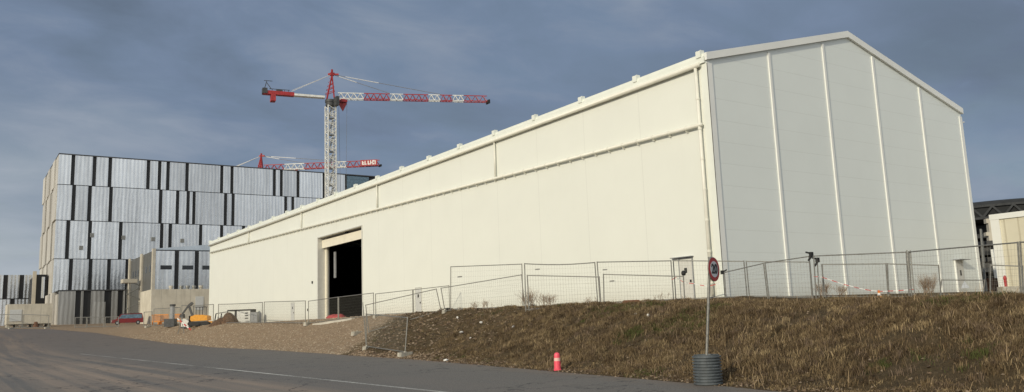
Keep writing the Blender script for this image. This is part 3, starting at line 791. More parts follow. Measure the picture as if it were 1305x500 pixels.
def crane(label, loc, zj, tip, tail, apex_h, segs, mw, jw, jh, k=1.0, ctr_white=.55, hook_at=.08):
    """zj: height of the jib; segs: list of (fraction, colour)"""
    x, y, z0 = loc
    c = thing('tower_crane', label, 'crane', loc)
    m = MB(); mast(m, x, y, z0, zj-1.6, mw, mw*1.05); ms = m.build('mast', 'white', c)
    m = MB(); z = z0+2
    while z < zj-3:
        m.box((x-mw*.32, y-mw*.32, z), (x+mw*.32, y+mw*.32, z+.12)); m.beam((x-mw*.25, y, z), (x+mw*.25, y, z+mw*1.9), .22); z += mw*2.1
    m.build('ladder', 'galvd', ms)
    m = MB(); m.cyl((x, y, zj-1.6), (x, y, zj-.9), mw*.62, 16).cyl((x, y, zj-.9), (x, y, zj-.4), mw*.68, 16)
    m.build('slewing_ring', 'darkgrey', c)
    jd = (Vector(tip)-Vector((x, y, zj))); L = jd.length; jd.normalize(); sd = jd.cross(Vector((0, 0, 1))).normalized()
    P = lambda t, s=0, u=0: Vector((x, y, zj))+jd*t+sd*s+Vector((0, 0, u))
    MB().box((P(.6, .9, -1.9)), (P(1.7, 2.0, -.1))).build('operator_cab', 'darkgrey', c)
    m = MB()
    ap = P(.3, 0, apex_h)
    for s in (-1, 1):
        for t in (-.75, .75):
            m.beam(P(t, s*mw*.45, -.4), ap+sd*s*.2, .24*k)
    for i in range(1, 6):
        u = i/6; w_ = (1-u)
        for s in (-1, 1):
            m.beam(P(-1.1*w_+.3*u, s*mw*.45*w_, u*apex_h), P(1.1*(1-u-.15)+.3*(u+.15), s*mw*.45*(1-u-.15), (u+.15)*apex_h), .14*k)
        m.beam(P(-1.1*w_, -mw*.45*w_, u*apex_h), P(-1.1*w_, mw*.45*w_, u*apex_h), .12*k)
    m.box(ap-Vector((.4, .4, .25)), ap+Vector((.4, .4, .30))); m.beam(ap+jd*(-.8), ap+jd*1.3, .40*k); m.beam(ap, ap+Vector((0, 0, 1.0)), .4*k)
    m.build('tower_head', 'red', c)
    t0 = 1.4
    for (f0, f1, col) in segs:
        a_ = t0+(L-t0)*f0; b_ = t0+(L-t0)*f1
        m = MB(); truss(m, P(a_, 0, -.1), P(b_-.1, 0, -.1), jw, jh, max(2, int(round((b_-a_)/(jh*1.15)))), .115*k); m.build('jib_section', col, c)
    MB().box(P(L-.2, -jw/2, -.5), P(L+.5, jw/2, .3)).build('jib_tip', 'black', c)
    # counter-jib
    td = Vector(tail)-Vector((x, y, zj)); TL = td.length; td.normalize(); ts = td.cross(Vector((0, 0, 1))).normalized()
    Q = lambda t, s=0, u=0: Vector((x, y, zj))+td*t+ts*s+Vector((0, 0, u))
    def slab(m, t0_, t1_, w_, u0, u1):
        p = [Q(t0_, -w_, u0), Q(t1_, -w_, u0), Q(t1_, -w_, u1), Q(t0_, -w_, u1)]; m.prism(p, ts*2*w_)
    m = MB(); slab(m, 1.2, TL*ctr_white, .6, -.12, .28); m.build('counter_jib', 'white', c)
    m = MB(); slab(m, TL*ctr_white, TL, .6, -.2, .50); m.build('counter_jib', 'red', c)
    m = MB(); slab(m, TL*.82, TL*.89, .8, -1.5, -.21); m.build('counterweight', 'red', c)
    m = MB(); slab(m, TL*.94, TL*1.01, .7, -.1, .95); slab(m, TL*.72, TL*.80, .5, .51, .85)
    m.beam(Q(TL*.97, .5, 1.2), Q(TL*.94, .5, 2.7), .14*k); m.beam(Q(TL*.88, .5, 1.2), Q(TL*.94, .5, 2.3), .14*k); m.beam(Q(TL*.98, .5, 2.7), Q(TL*.86, .5, 2.7), .12*k)
    m.beam(Q(TL*.60, .7, 1.2), Q(TL*.9, .7, 1.2), .12*k)
    for q in range(5): m.beam(Q(TL*(.62+.06*q), .7, .5), Q(TL*(.62+.06*q), .7, 1.2), .1*k)
    m.build('winch', 'darkgrey', c)
    # tie bars
    m = MB(); m.beam(ap, Q(TL*.58, .5, .9), .11*k).beam(ap, Q(TL*.58, -.5, .9), .11*k); m.build('tie_bar', 'barred', c)
    for ft in (.37, .70):
        m = MB(); m.beam(ap, P(L*ft, 0, jh), .11*k); m.build('tie_bar', 'rope', c)
        m = MB(); m.beam(ap+(P(L*ft, 0, jh)-ap)*.12, ap+(P(L*ft, 0, jh)-ap)*.42, .17*k); m.build('tie_bar', 'barred', c)
    # trolley, ropes, hook
    th_ = L*hook_at
    m = MB(); m.box(P(th_-.9, -jw*.5, -.9), P(th_+.9, jw*.5, -.35)); m.prism([P(th_-.9, -.4, -1), P(th_+.8, -.4, -1), P(th_, -.4, -2.6)], sd*.8); m.build('trolley', 'red', c)
    m = MB()
    for q in (-.8, .8): m.beam(P(th_+q, 0, -1.0), P(th_+q*.4, 0, -zj+14), .05*k)
    m.build('hoist_rope', 'rope', c)
    MB().box(P(th_-.5, -.3, -zj+12.6), P(th_+.5, .3, -zj+14)).build('hook_block', 'red', c)
    return c, P, L
D1 = 160.; mp = at(421.5, 200, 'D', D1); cx_, cy_ = mp.x, mp.y
zj = at(423, 125.5, 'D', D1).z
tip = at(621, 129.5, 'Z', zj); tail = at(335, 119, 'Z', zj)
jl = 621-428.
segs = [((x0-428)/jl, (x1-428)/jl, c_) for x0, x1, c_ in ((428, 461, 'white'), (461, 494, 'red'), (494, 511, 'white'), (511, 543.5, 'red'), (543.5, 559, 'white'), (559, 575, 'red'), (575, 590, 'white'), (590, 621, 'red'))]
apx = at(424, 95, 'D', D1).z-zj
crane('tall red and white tower crane with full mast rising behind the hangar', (cx_, cy_, ground(cx_, cy_)), zj, tip, tail, apx, segs, 1.6, 1.1, 1.25, k=.8, hook_at=.075)
D2 = 330.; mp = at(331, 300, 'D', D2)
z2_ = at(331, 217.5, 'D', D2).z; tip2 = at(484, 211, 'Z', z2_); v2 = at(292, 216, 'Z', z2_)
segs2 = [((x0-333)/151., (x1-333)/151., c_) for x0, x1, c_ in ((333, 360, 'red'), (360, 386, 'white'), (386, 428, 'red'), (428, 441, 'white'), (441, 484, 'red'))]
tl = Vector((mp.x, mp.y, z2_))+(Vector((mp.x, mp.y, z2_))-tip2).normalized()*22
c2, P2, L2 = crane('more distant tower crane, only its head and jib showing above the silver block', (mp.x, mp.y, 4.4), z2_, tip2, tl, at(331, 199, 'D', D2).z-z2_, segs2, 2.6, 1.9, 2.2, k=1.45, hook_at=.30)
# sign board with pale worn lettering near the jib tip
sdv = P2(0, 1, 0)-P2(0, 0, 0)
if (EYE-P2(L2*.9)).dot(sdv) < 0: sdv = -sdv
m = MB(); m.prism([P2(L2*.845, 0, -.2), P2(L2*.985, 0, -.2), P2(L2*.985, 0, 2.15), P2(L2*.845, 0, 2.15)], sdv*.15)
for v in range(len(m.v)): m.v[v] = tuple(Vector(m.v[v])+sdv*1.3)
bd_ = m.build('name_board', 'red', c2)
def text_mesh(txt, size, bold=0.0, sx=1.0):
    cu = bpy.data.curves.new('lettering', 'FONT'); cu.body = txt; cu.size = size; cu.extrude = .004; cu.offset = bold; cu.align_x = 'CENTER'; cu.align_y = 'CENTER'
    t = bpy.data.objects.new('lettering_source', cu); C.objects.link(t); bpy.context.view_layer.update()
    me = bpy.data.meshes.new_from_object(t.evaluated_get(bpy.context.evaluated_depsgraph_get()))
    bpy.data.objects.remove(t); return me
def put_text(txt, size, centre, xdir, normal, mat, parent, bold=0., sx=1., up=Vector((0, 0, 1))):
    me = text_mesh(txt, size, bold); n = Vector(normal).normalized(); x = Vector(xdir).normalized(); u = n.cross(x)
    Mx = Matrix((x*sx, u, n)).transposed().to_4x4(); me.transform(Mx)
    me.materials.clear(); me.materials.append(M[mat])
    o = bpy.data.objects.new('lettering', me); C.objects.link(o); o.parent = parent; o.location = Vector(centre)-wloc(parent); return o
jd2 = (P2(1)-P2(0)).normalized()
# the worn pale strokes left of its lettering, too far to be read
def stroke(t0_, t1_, u0, u1):
    m = MB(); u0, u1 = u0*.8, u1*.8; p = [P2(L2*t0_, 0, u0)+sdv*1.46, P2(L2*t1_, 0, u0)+sdv*1.46, P2(L2*t1_, 0, u1)+sdv*1.46, P2(L2*t0_, 0, u1)+sdv*1.46]; m.prism(p, sdv*.03); m.build('lettering', 'reflect', bd_)
for a_ in ((.858, .868, .3, 2.1), (.868, .878, .3, .75), (.868, .876, 1.1, 1.5), (.880, .888, .3, 2.2), (.888, .896, .3, .8), (.905, .915, .3, 2.2), (.915, .923, .3, .9), (.926, .934, .3, 2.3), (.934, .940, 1.0, 1.5), (.944, .952, .3, 2.4), (.952, .962, 1.7, 2.4), (.952, .960, .3, .9), (.964, .972, .3, 2.3)): stroke(*a_)

# ------------------------------------------------------------------ temporary fences
GRP = 'mesh fence panels around the site'
def panel(bl, br, tl, tr, label, nv=None, r=.027, wr=.0023, nh=8, sag=0):
    org = (bl+br)/2
    t = thing('temporary_fence', label, 'fence panel', org, GRP)
    ex = .12
    dirl = (tl-bl).normalized(); dirr = (tr-br).normalized()
    m = MB().cyl(bl-dirl*ex, tl+dirl*.03, r, 8).cyl(br-dirr*ex, tr+dirr*.03, r, 8).cyl(bl, br, r*.85, 8)
    if sag:
        pts = [tl+(tr-tl)*(i/6)+Vector((0, 0, -sag*math.sin(PI*i/6))) for i in range(7)]
        for a, b in zip(pts, pts[1:]): m.cyl(a, b, r*.9, 8)
    else: m.cyl(tl, tr, r*.9, 8)
    m.build('frame', 'galv', t)
    L = (br-bl).length; nv = nv or max(8, int(L/.13))
    m = MB()
    for i in range(1, nv):
        u = i/nv; s_ = Vector((0, 0, -sag*math.sin(PI*u))) if sag else Vector((0, 0, 0))
        m.tri(bl.lerp(br, u), tl.lerp(tr, u)+s_, wr)
    for j in range(1, nh):
        u = j/nh; m.tri(bl.lerp(tl, u), br.lerp(tr, u), wr)
    m.build('wire_mesh', 'wire', t)
    return t
def foot_mb(c, ang, s=1.0):
    m = MB(); L, w_, h = .36*s, .115*s, .14*s
    ca, sa = math.cos(ang), math.sin(ang)
    R = lambda x, y, z: (c[0]+x*ca-y*sa, c[1]+x*sa+y*ca, c[2]+z)
    pts = []
    for (x, y) in ((-L, -w_*.6), (-L*.8, -w_), (L*.8, -w_), (L, -w_*.6), (L, w_*.6), (L*.8, w_), (-L*.8, w_), (-L, w_*.6)): pts.append((x, y))
    b = [R(x, y, -.08) for x, y in pts]; t = [R(x*.93, y*.88, h) for x, y in pts]; n = 8
    m.add(b+t, [tuple(range(n-1, -1, -1)), tuple(range(n, 2*n))]+[(k, (k+1) % n, n+(k+1) % n, n+k) for k in range(n)])
    m.add([R(-.05, -.05, h), R(.05, -.05, h), R(.05, .05, h), R(-.05, .05, h), R(-.04, -.04, h+.05), R(.04, -.04, h+.05), R(.04, .04, h+.05), R(-.04, .04, h+.05)],
          [(4, 5, 6, 7), (0, 1, 5, 4), (1, 2, 6, 5), (2, 3, 7, 6), (3, 0, 4, 7)])
    return m
def foot(c, ang, label, s=1.0):
    return tag(foot_mb(c, ang, s).build('ballast_block', 'concrete', None, c), label, 'ballast block', 'concrete feet of the fence panels')
def hit(x, y, d0=16, d1=240):
    D = d0; st = .25
    while D < d1:
        p = at(x, y, 'D', D)
        if p.z < ground(p.x, p.y): return p
        D += st
    return at(x, y, 'D', 150)
def crest(x):
    best = None
    for k in range(240):
        D = 17+k*.15; p = at(x, 400, 'D', D); g_ = ground(p.x, p.y); e_ = (g_-1.6)/D
        if best is None or e_ > best[0]: best = (e_, Vector((p.x, p.y, g_)))
    return best[1]
def gp(x, D, lift=.08, yref=390):
    p = at(x, yref, 'D', D); return Vector((p.x, p.y, ground(p.x, p.y)+lift))
def top_px(b, x, y):      # vertical height so that the top shows at photo row y
    D = math.hypot(b.x, b.y); p = at(x, y, 'D', D); return p
def fpan(x0, y0, D0, x1, y1, D1, label, xb0=None, xb1=None, lift0=.08, lift1=.08, yb=None, **kw):
    b0 = gp(x0 if xb0 is None else xb0, D0, lift0); b1 = gp(x1 if xb1 is None else xb1, D1, lift1)
    if yb:
        for k, (xx, yy) in enumerate(((x0 if xb0 is None else xb0, yb[0]), (x1 if xb1 is None else xb1, yb[1]))):
            if yy is None: continue
            h_ = hit(xx, yy, 16, 62)
            if h_.length > 90: h_ = crest(xx)
            if True:
                h_.z = ground(h_.x, h_.y)+.08
                if k == 0: b0 = h_
                else: b1 = h_
    return panel(b0, b1, top_px(b0, x0, y0), top_px(b1, x1, y1), label, **kw)
# near panel by the road edge
ang = .6
P0 = gp(466.5, 46.5, .12); P1 = gp(517, 43.5, .10)
nb0 = hit(467, 445.5); nb1 = hit(516.5, 453.5); nb0.z = ground(nb0.x, nb0.y)+.16; nb1.z = ground(nb1.x, nb1.y)+.16
panel(nb0, nb1, top_px(nb0, 466.5, 400.5), top_px(nb1, 519.5, 405), 'low tilted fence panel standing nearest the road edge', wr=.0022)
def post(p, q, label): 
    return tag(MB().cyl(p, q, .026, 8).build('steel_pole', 'galv', None, p), label, 'pole', 'loose steel fence posts')
post(nb0-Vector((0, 0, .1)), at(462.3, 385.5, 'D', nb0.length), 'taller steel post rising at the left end of the roadside panel')
g0 = Vector((nb0.x, nb0.y, ground(nb0.x, nb0.y)-.02)); g1 = Vector((nb1.x, nb1.y, ground(nb1.x, nb1.y)-.02))
foot(g0, .9, 'pale concrete foot at the left end of the roadside panel', 1.3); foot(g1, .2, 'pale concrete foot at the right end of the roadside panel', 1.2)
for (x, y, lb) in ((455, 430, 'concrete foot lying loose on the gravel behind the roadside panel'),):
    D_ = 54; p = gp(x, D_, 0); foot(p, .3, lb, 1.3)
# leaning low row along the crest of the soil heap
fpan(466, 389, 48, 556, 368.5, 43, 'leaning panel sloping down from the soil heap to the gravel', xb0=470, xb1=562, yb=(425, 398))
fpan(562, 367.5, 42.5, 664.5, 350.5, 38.5, 'low leaning panel rising along the left shoulder of the bank', xb0=567, xb1=669, yb=(398, 384.5))
fpan(672, 351.2, 38.2, 763.5, 353.2, 37, 'low fence panel among the dry twigs on the mound top', xb0=674, xb1=766)
fpan(769, 349.8, 36.8, 871, 352.5, 36, 'low fence panel ending at the post with a black cap', xb0=770, xb1=873)
p = at(871, 347, 'D', 36); o = MB().lathe(p-Vector((0, 0, .1)), [(.04, -.05), (.08, -.03), (.10, .02), (.10, .09), (.07, .15), (.02, .17)], 12).build('black_ball', 'black', None, p)
tag(o, 'black rubber cap on the fence post before the grey side door', 'cap')
# tall row behind
TW = [(574.5, 340, 575, 336.8), ]
fpan(574.5, 340.2, 39.5, 665, 336.8, 38.8, 'tall upright fence panel, leftmost of the high row on the mound', xb1=667, sag=.0, yb=(395.5, 386))
fpan(668.5, 336.3, 38.8, 758, 334.8, 38.6, 'tall fence panel with a sagging top rail above the dry twigs', xb0=670, xb1=762, sag=.07)
fpan(761, 334.3, 38.6, 855, 332.6, 38.6, 'tall fence panel left of the grey side door of the hangar', xb0=765, xb1=859)
fpan(858, 332.4, 38.8, 948, 333.2, 38.2, 'tall fence panel passing behind the round speed sign', xb0=862, xb1=953)
fpan(951, 333.4, 38.2, 1032, 334.2, 38.0, 'tall fence panel before the gable corner, right of the speed sign', xb0=956, xb1=1037)
fpan(923, 347.5, 36.5, 973, 335.8, 37, 'short climbing fence panel at the hangar corner', xb0=926, xb1=979, nh=9)
fpan(975, 335.4, 37, 1031, 327, 36, 'climbing fence panel meeting the clamp cluster in front of the gable', xb0=981, xb1=1036)
fpan(1037, 326.5, 35.5, 1155, 321.6, 34, 'long fence panel in front of the middle of the gable', xb0=1041, xb1=1160)
fpan(1048, 337.2, 38.5, 1129, 336.4, 38.5, 'lower rear fence panel in front of the middle gable bays', xb0=1050, xb1=1133)
fpan(1131, 336.5, 38.5, 1196, 338.5, 38.5, 'rear fence panel beside the dry bush at the gable', xb0=1134, xb1=1201)
fpan(1158, 321.3, 34, 1297, 309.3, 30.5, 'tall fence panel above the gable door at the right', xb0=1163, xb1=1303)
fpan(1200, 357, 45, 1255, 357.3, 44, 'low distant barrier panel before the gable door', nh=3)
fpan(1300, 309, 30.3, 1420, 301, 28, 'tall fence panel cut off by the right edge of the picture', xb0=1306, xb1=1430)
fpan(1262, 338, 36, 1303, 339.5, 36, 'short rear fence panel in front of the cream shed', xb0=1264, xb1=1306)
# lattice end post and clamps
for (xx, yy, D_, lb) in ((1033.5, 324.5, 35.6, 'black clamp at the top of the double post before the gable'), (1041.5, 331.5, 37, 'smaller black clamp right of the double post before the gable')):
    p = at(xx, yy, 'D', D_)
    o = MB().box(p-Vector((.07, .05, .10)), p+Vector((.10, .05, .10))).cyl(p+Vector((0, 0, .04)), p+Vector((-.2, .1, .1)), .035, 6).cyl(p-Vector((0, 0, .08)), p+Vector((-.12, .06, -.25)), .045, 6).build('pipe_clamp', 'black', None, p)
    tag(o, lb, 'clamp', 'black fence clamps')
p = at(921, 347, 'D', 36.5); o = MB().box(p-Vector((.09, .05, .09)), p+Vector((.07, .05, .07))).cyl(p, p+Vector((.16, -.1, .1)), .03, 6).build('pipe_clamp', 'black', None, p); tag(o, 'black clamp on the fence end at the hangar corner pipe', 'clamp', 'black fence clamps')
post(gp(1045, 37.5, 0), at(1041.5, 332, 'D', 37.5), 'pale steel post standing just right of the gable clamp cluster')
post(gp(1053, 38.6, 0), at(1047, 337, 'D', 38.6), 'thin post at the left end of the lower rear panel')
# zigzag post pair at 1157 and far right leaning post
b0 = gp(1163, 34, 0); t0_ = at(1155.5, 319, 'D', 34); b1 = gp(1167, 34, 0); t1_ = at(1160, 319, 'D', 34)
m = MB().cyl(b0, t0_, .022, 6).cyl(b1, t1_, .022, 6)
for i in range(12): m.cyl(b0.lerp(t0_, i/12), b1.lerp(t1_, (i+.5)/12), .008, 4).cyl(b1.lerp(t1_, (i+.5)/12), b0.lerp(t0_, (i+1)/12), .008, 4)
tag(m.build('lattice_pole', 'galvd', None, b0), 'narrow lattice fence post left of the dry bush', 'pole')
# fence in front of the doorway and to the left (2 m panels)
def far(x0, y0, x1, y1, yb0, yb1, label, n=1, **kw):
    a = hit(x0, yb0); b = hit(x1, yb1)
    if a.x > HX-1: a = at(x0, yb0, 'X', HX-1.2)
    if b.x > HX-1: b = at(x1, yb1, 'X', HX-1.2)
    for i in range(n):
        u0, u1 = i/n, (i+1)/n
        p = Vector((a.x+(b.x-a.x)*u0, a.y+(b.y-a.y)*u0, 0)); q = Vector((a.x+(b.x-a.x)*(u1-.012), a.y+(b.y-a.y)*(u1-.012), 0))
        p.z = ground(p.x, p.y)+.1; q.z = ground(q.x, q.y)+.1
        def tp(P_, u): 
            D_ = math.hypot(P_.x, P_.y); t_ = at(x0+(x1-x0)*u, y0+(y1-y0)*u, 'D', D_); return Vector((P_.x, P_.y, t_.z))
        panel(p, q, tp(p, u0), tp(q, u1), label if n == 1 else label[i], r=.028+.0003*max(0, p.length-60), wr=.0026, **kw)
far(393, 384, 477.5, 373.5, 413.5, 403.5, ['fence panel before the left half of the open doorway', 'fence panel before the right half of the open doorway'], 2)
far(479, 374.8, 574, 364.2, 403, 393.5, ['fence panel at the hangar wall just right of the doorway', 'fence panel at the hangar wall by the white side door'], 2)
far(336.5, 385, 390, 383.6, 412.5, 413.5, 'fence panel before the small door left of the doorway')
far(278, 388, 335, 385.5, 412.5, 412.5, 'fence panel in front of the white machine and earth heap', sag=.04)
far(246.5, 390, 272, 388, 414, 413, 'fence panel in front of the orange digger')
far(231, 389.5, 246, 390, 415, 414.5, 'narrow fence panel left of the orange digger')
far(195.5, 394, 229.5, 392, 416, 415, 'fence panel in front of the orange plastic barrier')
far(183, 398, 193.5, 397.5, 416.5, 416, 'narrow tall fence panel beside the red van')
far(134, 404.3, 151, 404, 417.5, 417, 'distant fence panel left of the red van')
far(111, 404.5, 132.5, 404.3, 417.5, 417.5, 'distant fence panel before the pale sliding door')
far(95.5, 404.8, 110, 404.5, 418, 418, 'distant fence panel under the black slots of the annex')
far(29, 401, 62, 402, 418.5, 418, 'distant fence panel before the right half of the concrete tank')
far(-6, 401, 28, 401, 419, 418.5, 'distant fence panel at the far left of the picture')
for (x, D_, lb) in ((392, 414.5, 'concrete foot of the fence left of the open doorway'), (478.5, 405, 'concrete foot of the fence right of the open doorway'), (275, 413, 'concrete foot of the fence by the earth heap'), (248, 415, 'concrete foot of the fence by the digger'),
                    (188, 417.5, 'concrete foot beside the red van'), (60, 419, 'wide concrete foot by the annex corner'), (14, 419.5, 'wide concrete foot before the concrete tank'), (567, 398.5, 'concrete foot at the left shoulder of the bank')):
    p = hit(x, D_); p.z = ground(p.x, p.y); foot(p, .8, lb, 1.0 if p.length < 70 else 1.6)

# ------------------------------------------------------------------ things on the left
def oriented(c, ang):
    ca, sa = math.cos(ang), math.sin(ang)
    return lambda x, y, z: Vector((c[0]+x*ca-y*sa, c[1]+x*sa+y*ca, c[2]+z))
def obox(m, R, a, b):
    x0, y0, z0 = a; x1, y1, z1 = b
    return m.add([R(x0,y0,z0),R(x1,y0,z0),R(x1,y1,z0),R(x0,y1,z0),R(x0,y0,z1),R(x1,y0,z1),R(x1,y1,z1),R(x0,y1,z1)],
                 [(0,3,2,1),(4,5,6,7),(0,1,5,4),(1,2,6,5),(2,3,7,6),(3,0,4,7)])
AV = -th   # facing the camera direction
# red van
c = gp(164, 165, 0); R = oriented(c, -.18)
vn = thing('van', 'red van with long blue-grey windows parked by the annex', 'van', c)
prof = [(-2.7, .35), (-2.65, .85), (-1.9, 1.05), (-1.2, 1.9), (2.3, 1.98), (2.5, 1.1), (2.5, .35)]
m = MB(); m.prism([R(x, -.9, z) for x, z in prof], R(0, .9, 0)-R(0, -.9, 0)); m.build('body', 'vanred', vn)
m = MB(); m.prism([R(x, -.915, z) for x, z in ((-1.55, 1.12), (-1.05, 1.8), (2.2, 1.86), (2.32, 1.12))], R(0, -.9, 0)-R(0, -.913, 0)); m.build('side_window', 'vanglass', vn)
for x in (-1.75, 1.65):
    wh = MB().cyl(R(x, -.93, .36), R(x, -.70, .36), .36, 16).build('wheel', 'black', vn); MB().cyl(R(x, -.95, .36), R(x, -.932, .36), .2, 12).build('rim', 'grey', wh)
    MB().cyl(R(x, .93, .36), R(x, .70, .36), .36, 16).build('wheel', 'black', vn)
for s in (-.6, .6): m = MB(); obox(m, R, (-2.72, s-.15, .62), (-2.66, s+.15, .8)); m.build('headlight', 'reflect', vn)
m = MB(); obox(m, R, (-1.2, -.8, 1.985), (2.2, .8, 2.03)); m.build('roof_panel', 'darkgrey', vn)
# orange barriers
for k, (x, lb) in enumerate(((199, 'orange plastic barrier, left one before the concrete box'), (209.5, 'orange plastic barrier, middle one before the concrete box'), (228, 'orange plastic barrier, right one beside the dark bollard'))):
    c = gp(x, 128, .35); R = oriented(c, AV)
    m = MB(); obox(m, R, (-.62, -.05, .0), (.62, .05, .16)); obox(m, R, (-.62, -.05, .98), (.62, .05, 1.1))
    for q in range(8): obox(m, R, (-.6+q*.165, -.035, .161), (-.53+q*.165, .035, .979))
    obox(m, R, (-.5, -.25, -.35), (-.38, .25, -.001)); obox(m, R, (.38, -.25, -.35), (.5, .25, -.001))
    tag(m.build('plastic_barrier', 'orange', None, c), lb, 'barrier', 'orange plastic barriers')
# dark vertical pipe on a skid
c = gp(220, 118, 0); R = oriented(c, AV)
pp = thing('vent_stack', 'dark grey vertical pipe on a box beside the orange barriers', 'pipe', c)
m = MB(); obox(m, R, (-.9, -.5, 0), (.45, .5, 1.05)); m.build('base_box', 'darkgrey', pp)
MB().cyl(R(0, 0, 1.05), R(0, 0, 2.7), .30, 14).build('stack', 'grey', pp); MB().cyl(R(0, 0, 2.7), R(0, 0, 2.95), .37, 14).build('cap', 'darkgrey', pp)
# generator
c = gp(238.5, 112, 0); R = oriented(c, AV)
gn = thing('generator', 'small white generator box with black end beside the digger', 'generator', c)
m = MB(); obox(m, R, (-.55, -.4, .18), (.4, .4, 1.15)); m.build('housing', 'cabwhite', gn)
m = MB(); obox(m, R, (.402, -.38, .2), (.62, .38, 1.5)); m.build('engine_end', 'black', gn)
m = MB(); obox(m, R, (-.6, -.45, 0), (.65, .45, .178)); m.build('skid', 'darkgrey', gn)
# red-white crossed barrier boards
c = gp(232.5, 108, 0); R = oriented(c, AV)
tb = thing('warning_trestle', 'red and white striped trestle left of the small generator', 'barrier', c)
m = MB(); m.beam(R(-.5, 0, 0), R(.1, 0, 2.1), .07).beam(R(.3, 0, 0), R(-.1, 0, 2.1), .07); m.build('legs', 'galvd', tb)
for k in range(6): m = MB(); m.beam(R(-.55+.28*k, -.06, 1.9-.24*k), R(-.28+.28*k, -.06, 1.66-.24*k), .13); m.build('stripe', 'tapered' if k % 2 else 'tapewhite', tb)
# digger
c = gp(256, 110, 0); R = oriented(c, AV)
dg = thing('mini_excavator', 'orange-yellow mini digger with dark arm near the hangar end', 'excavator', c)
m = MB()
for s in (-.75, .45):
    pr_ = [R(-1.1+.25*math.cos(t)*1.0, s, .25+.25*math.sin(t)) for t in [PI/2+PI*i/6 for i in range(7)]]+[R(1.1+.25*math.cos(t), s, .25+.25*math.sin(t)) for t in [-PI/2+PI*i/6 for i in range(7)]]
    m.prism(pr_, R(0, .3, 0)-R(0, 0, 0))
m.build('tracks', 'black', dg)
prof = [(-.9, .55), (-1.05, .75), (-1.0, 1.15), (-.4, 1.35), (.5, 1.30), (1.05, 1.15), (1.1, .6)]
m = MB(); m.prism([R(x, -.7, z) for x, z in prof], R(0, 1.4, 0)-R(0, 0, 0)); m.build('body', 'yellow', dg)
m = MB()
for x in (-.35, .45):
    for s in (-.6, .6): m.beam(R(x, s, 1.3), R(x, s, 2.25), .07)
obox(m, R, (-.5, -.7, 2.25), (.6, .7, 2.33)); m.build('canopy', 'darkgrey', dg)
m = MB(); m.beam(R(-.9, 0, .9), R(-1.5, 0, 2.5), .22).beam(R(-1.5, 0, 2.5), R(-1.05, 0, 2.85), .3).beam(R(-1.5, 0, 2.6), R(-2.3, 0, 1.5), .18); m.build('boom', 'darkgrey', dg)
m = MB(); m.prism([R(-2.5, -.3, 1.5), R(-2.1, -.3, 1.5), R(-2.05, -.3, 1.0), R(-2.6, -.3, 1.1)], R(0, .6, 0)-R(0, 0, 0)); m.build('bucket', 'darkgrey', dg)
m = MB(); m.beam(R(1.0, -.5, .5), R(1.7, -.5, .35), .12); obox(m, R, (1.6, -.8, .1), (1.72, .8, .5)); m.build('blade', 'yellow', dg)
# white machine by the wall
c = at(300, 410.5, 'X', HX-3.0); c.z = ground(c.x, c.y); R = oriented(c, AV); S = c.length/100
wm = thing('site_machine', 'white boxy site machine with open dark frame beside the hangar wall', 'machine', c)
m = MB(); obox(m, R, (.15*S, 0, .15), (1.7*S, 1.6, 1.45*S)); m.build('tank_box', 'cabwhite', wm)
for z in (.45, .75, 1.05):
    m = MB(); obox(m, R, (1.1*S, -.04, z*S), (1.45*S, -.003, (z+.1)*S)); m.build('vent_slot', 'black', wm)
m = MB(); obox(m, R, (1.72*S, -.05, .1), (1.9*S, 1.6, 1.5*S)); m.build('end_frame', 'black', wm)
m = MB(); obox(m, R, (-.1*S, -.03, .1), (.12*S, 1.6, 1.4*S)); m.build('end_frame', 'black', wm)
m = MB(); obox(m, R, (-.95*S, -.03, 1.36*S), (1.9*S, 1.6, 1.52*S)) ; m.build('roof_rail', 'black', wm)
for x in (-.95, -1.65, -2.3):
    m = MB(); m.beam(R((x-.12)*S, 0, .1), R((x+.05)*S, 0, 1.35*S if x > -1 else 1.15*S), .1*S); m.build('frame_post', 'black', wm)
m = MB(); m.beam(R(-2.25*S, 0, 1.15*S), R(-1.0*S, 0, 1.3*S), .08*S); m.build('frame_rail', 'darkgrey', wm)
m = MB(); obox(m, R, (-.9*S, .2, .1), (-.12*S, 1.4, 1.1*S)); m.build('cab_body', 'cabwhite', wm)
m = MB(); obox(m, R, (-2.2*S, .3, .1), (-1.7*S, 1.3, .8*S)); m.build('tool_box', 'cabwhite', wm)
c = at(323.5, 410.5, 'X', HX-1.6); c.z = ground(c.x, c.y); R = oriented(c, AV)
m = MB(); obox(m, R, (-.38*S, 0, 0), (.38*S, .8, 1.12*S)); obox(m, R, (-.42*S, -.04, 1.121*S), (.42*S, .84, 1.18*S)); obox(m, R, (-.34*S, -.03, .15), (-.02*S, -.003, 1.0*S)); obox(m, R, (.02*S, -.03, .15), (.34*S, -.003, 1.0*S))
tag(m.build('storage_cabinet', 'grey', None, c), 'grey metal cabinet against the hangar wall beside the white machine', 'cabinet')
# earth heap
c = at(288, 411.5, 'X', HX-4.6); n = 40; vs = []; fs = []
for j in range(n):
    for i in range(n):
        u = (i/(n-1)-.5)*2; v = (j/(n-1)-.5)*2
        wx_ = u*2.3; wy_ = v*1.4
        h = max(0, 1-(abs(u+.3)/.65)**1.6-(v*v))*.75+max(0, 1-((u-.25)/.42)**2-v*v)*1.15
        h += .12*noise.noise(Vector((wx_*1.5, wy_*1.5, 7)))*(1 if h > .02 else 0)
        p = Vector((c.x, c.y, 0))+R0*wx_+F0*wy_; p.z = ground(p.x, p.y)-.06+h
        vs.append(p)
fs = [(j*n+i, j*n+i+1, (j+1)*n+i+1, (j+1)*n+i) for j in range(n-1) for i in range(n-1)]
m = MB(); m.add(vs, fs); M['heap'] = plain('dark_earth', (.12, .07, .04), .95, var=.4, scale=4, bstr=.8)
tag(m.build('earth_heap', 'heap', None, c, smooth=True), 'dark brown earth heap in front of the white machine', 'earth heap')
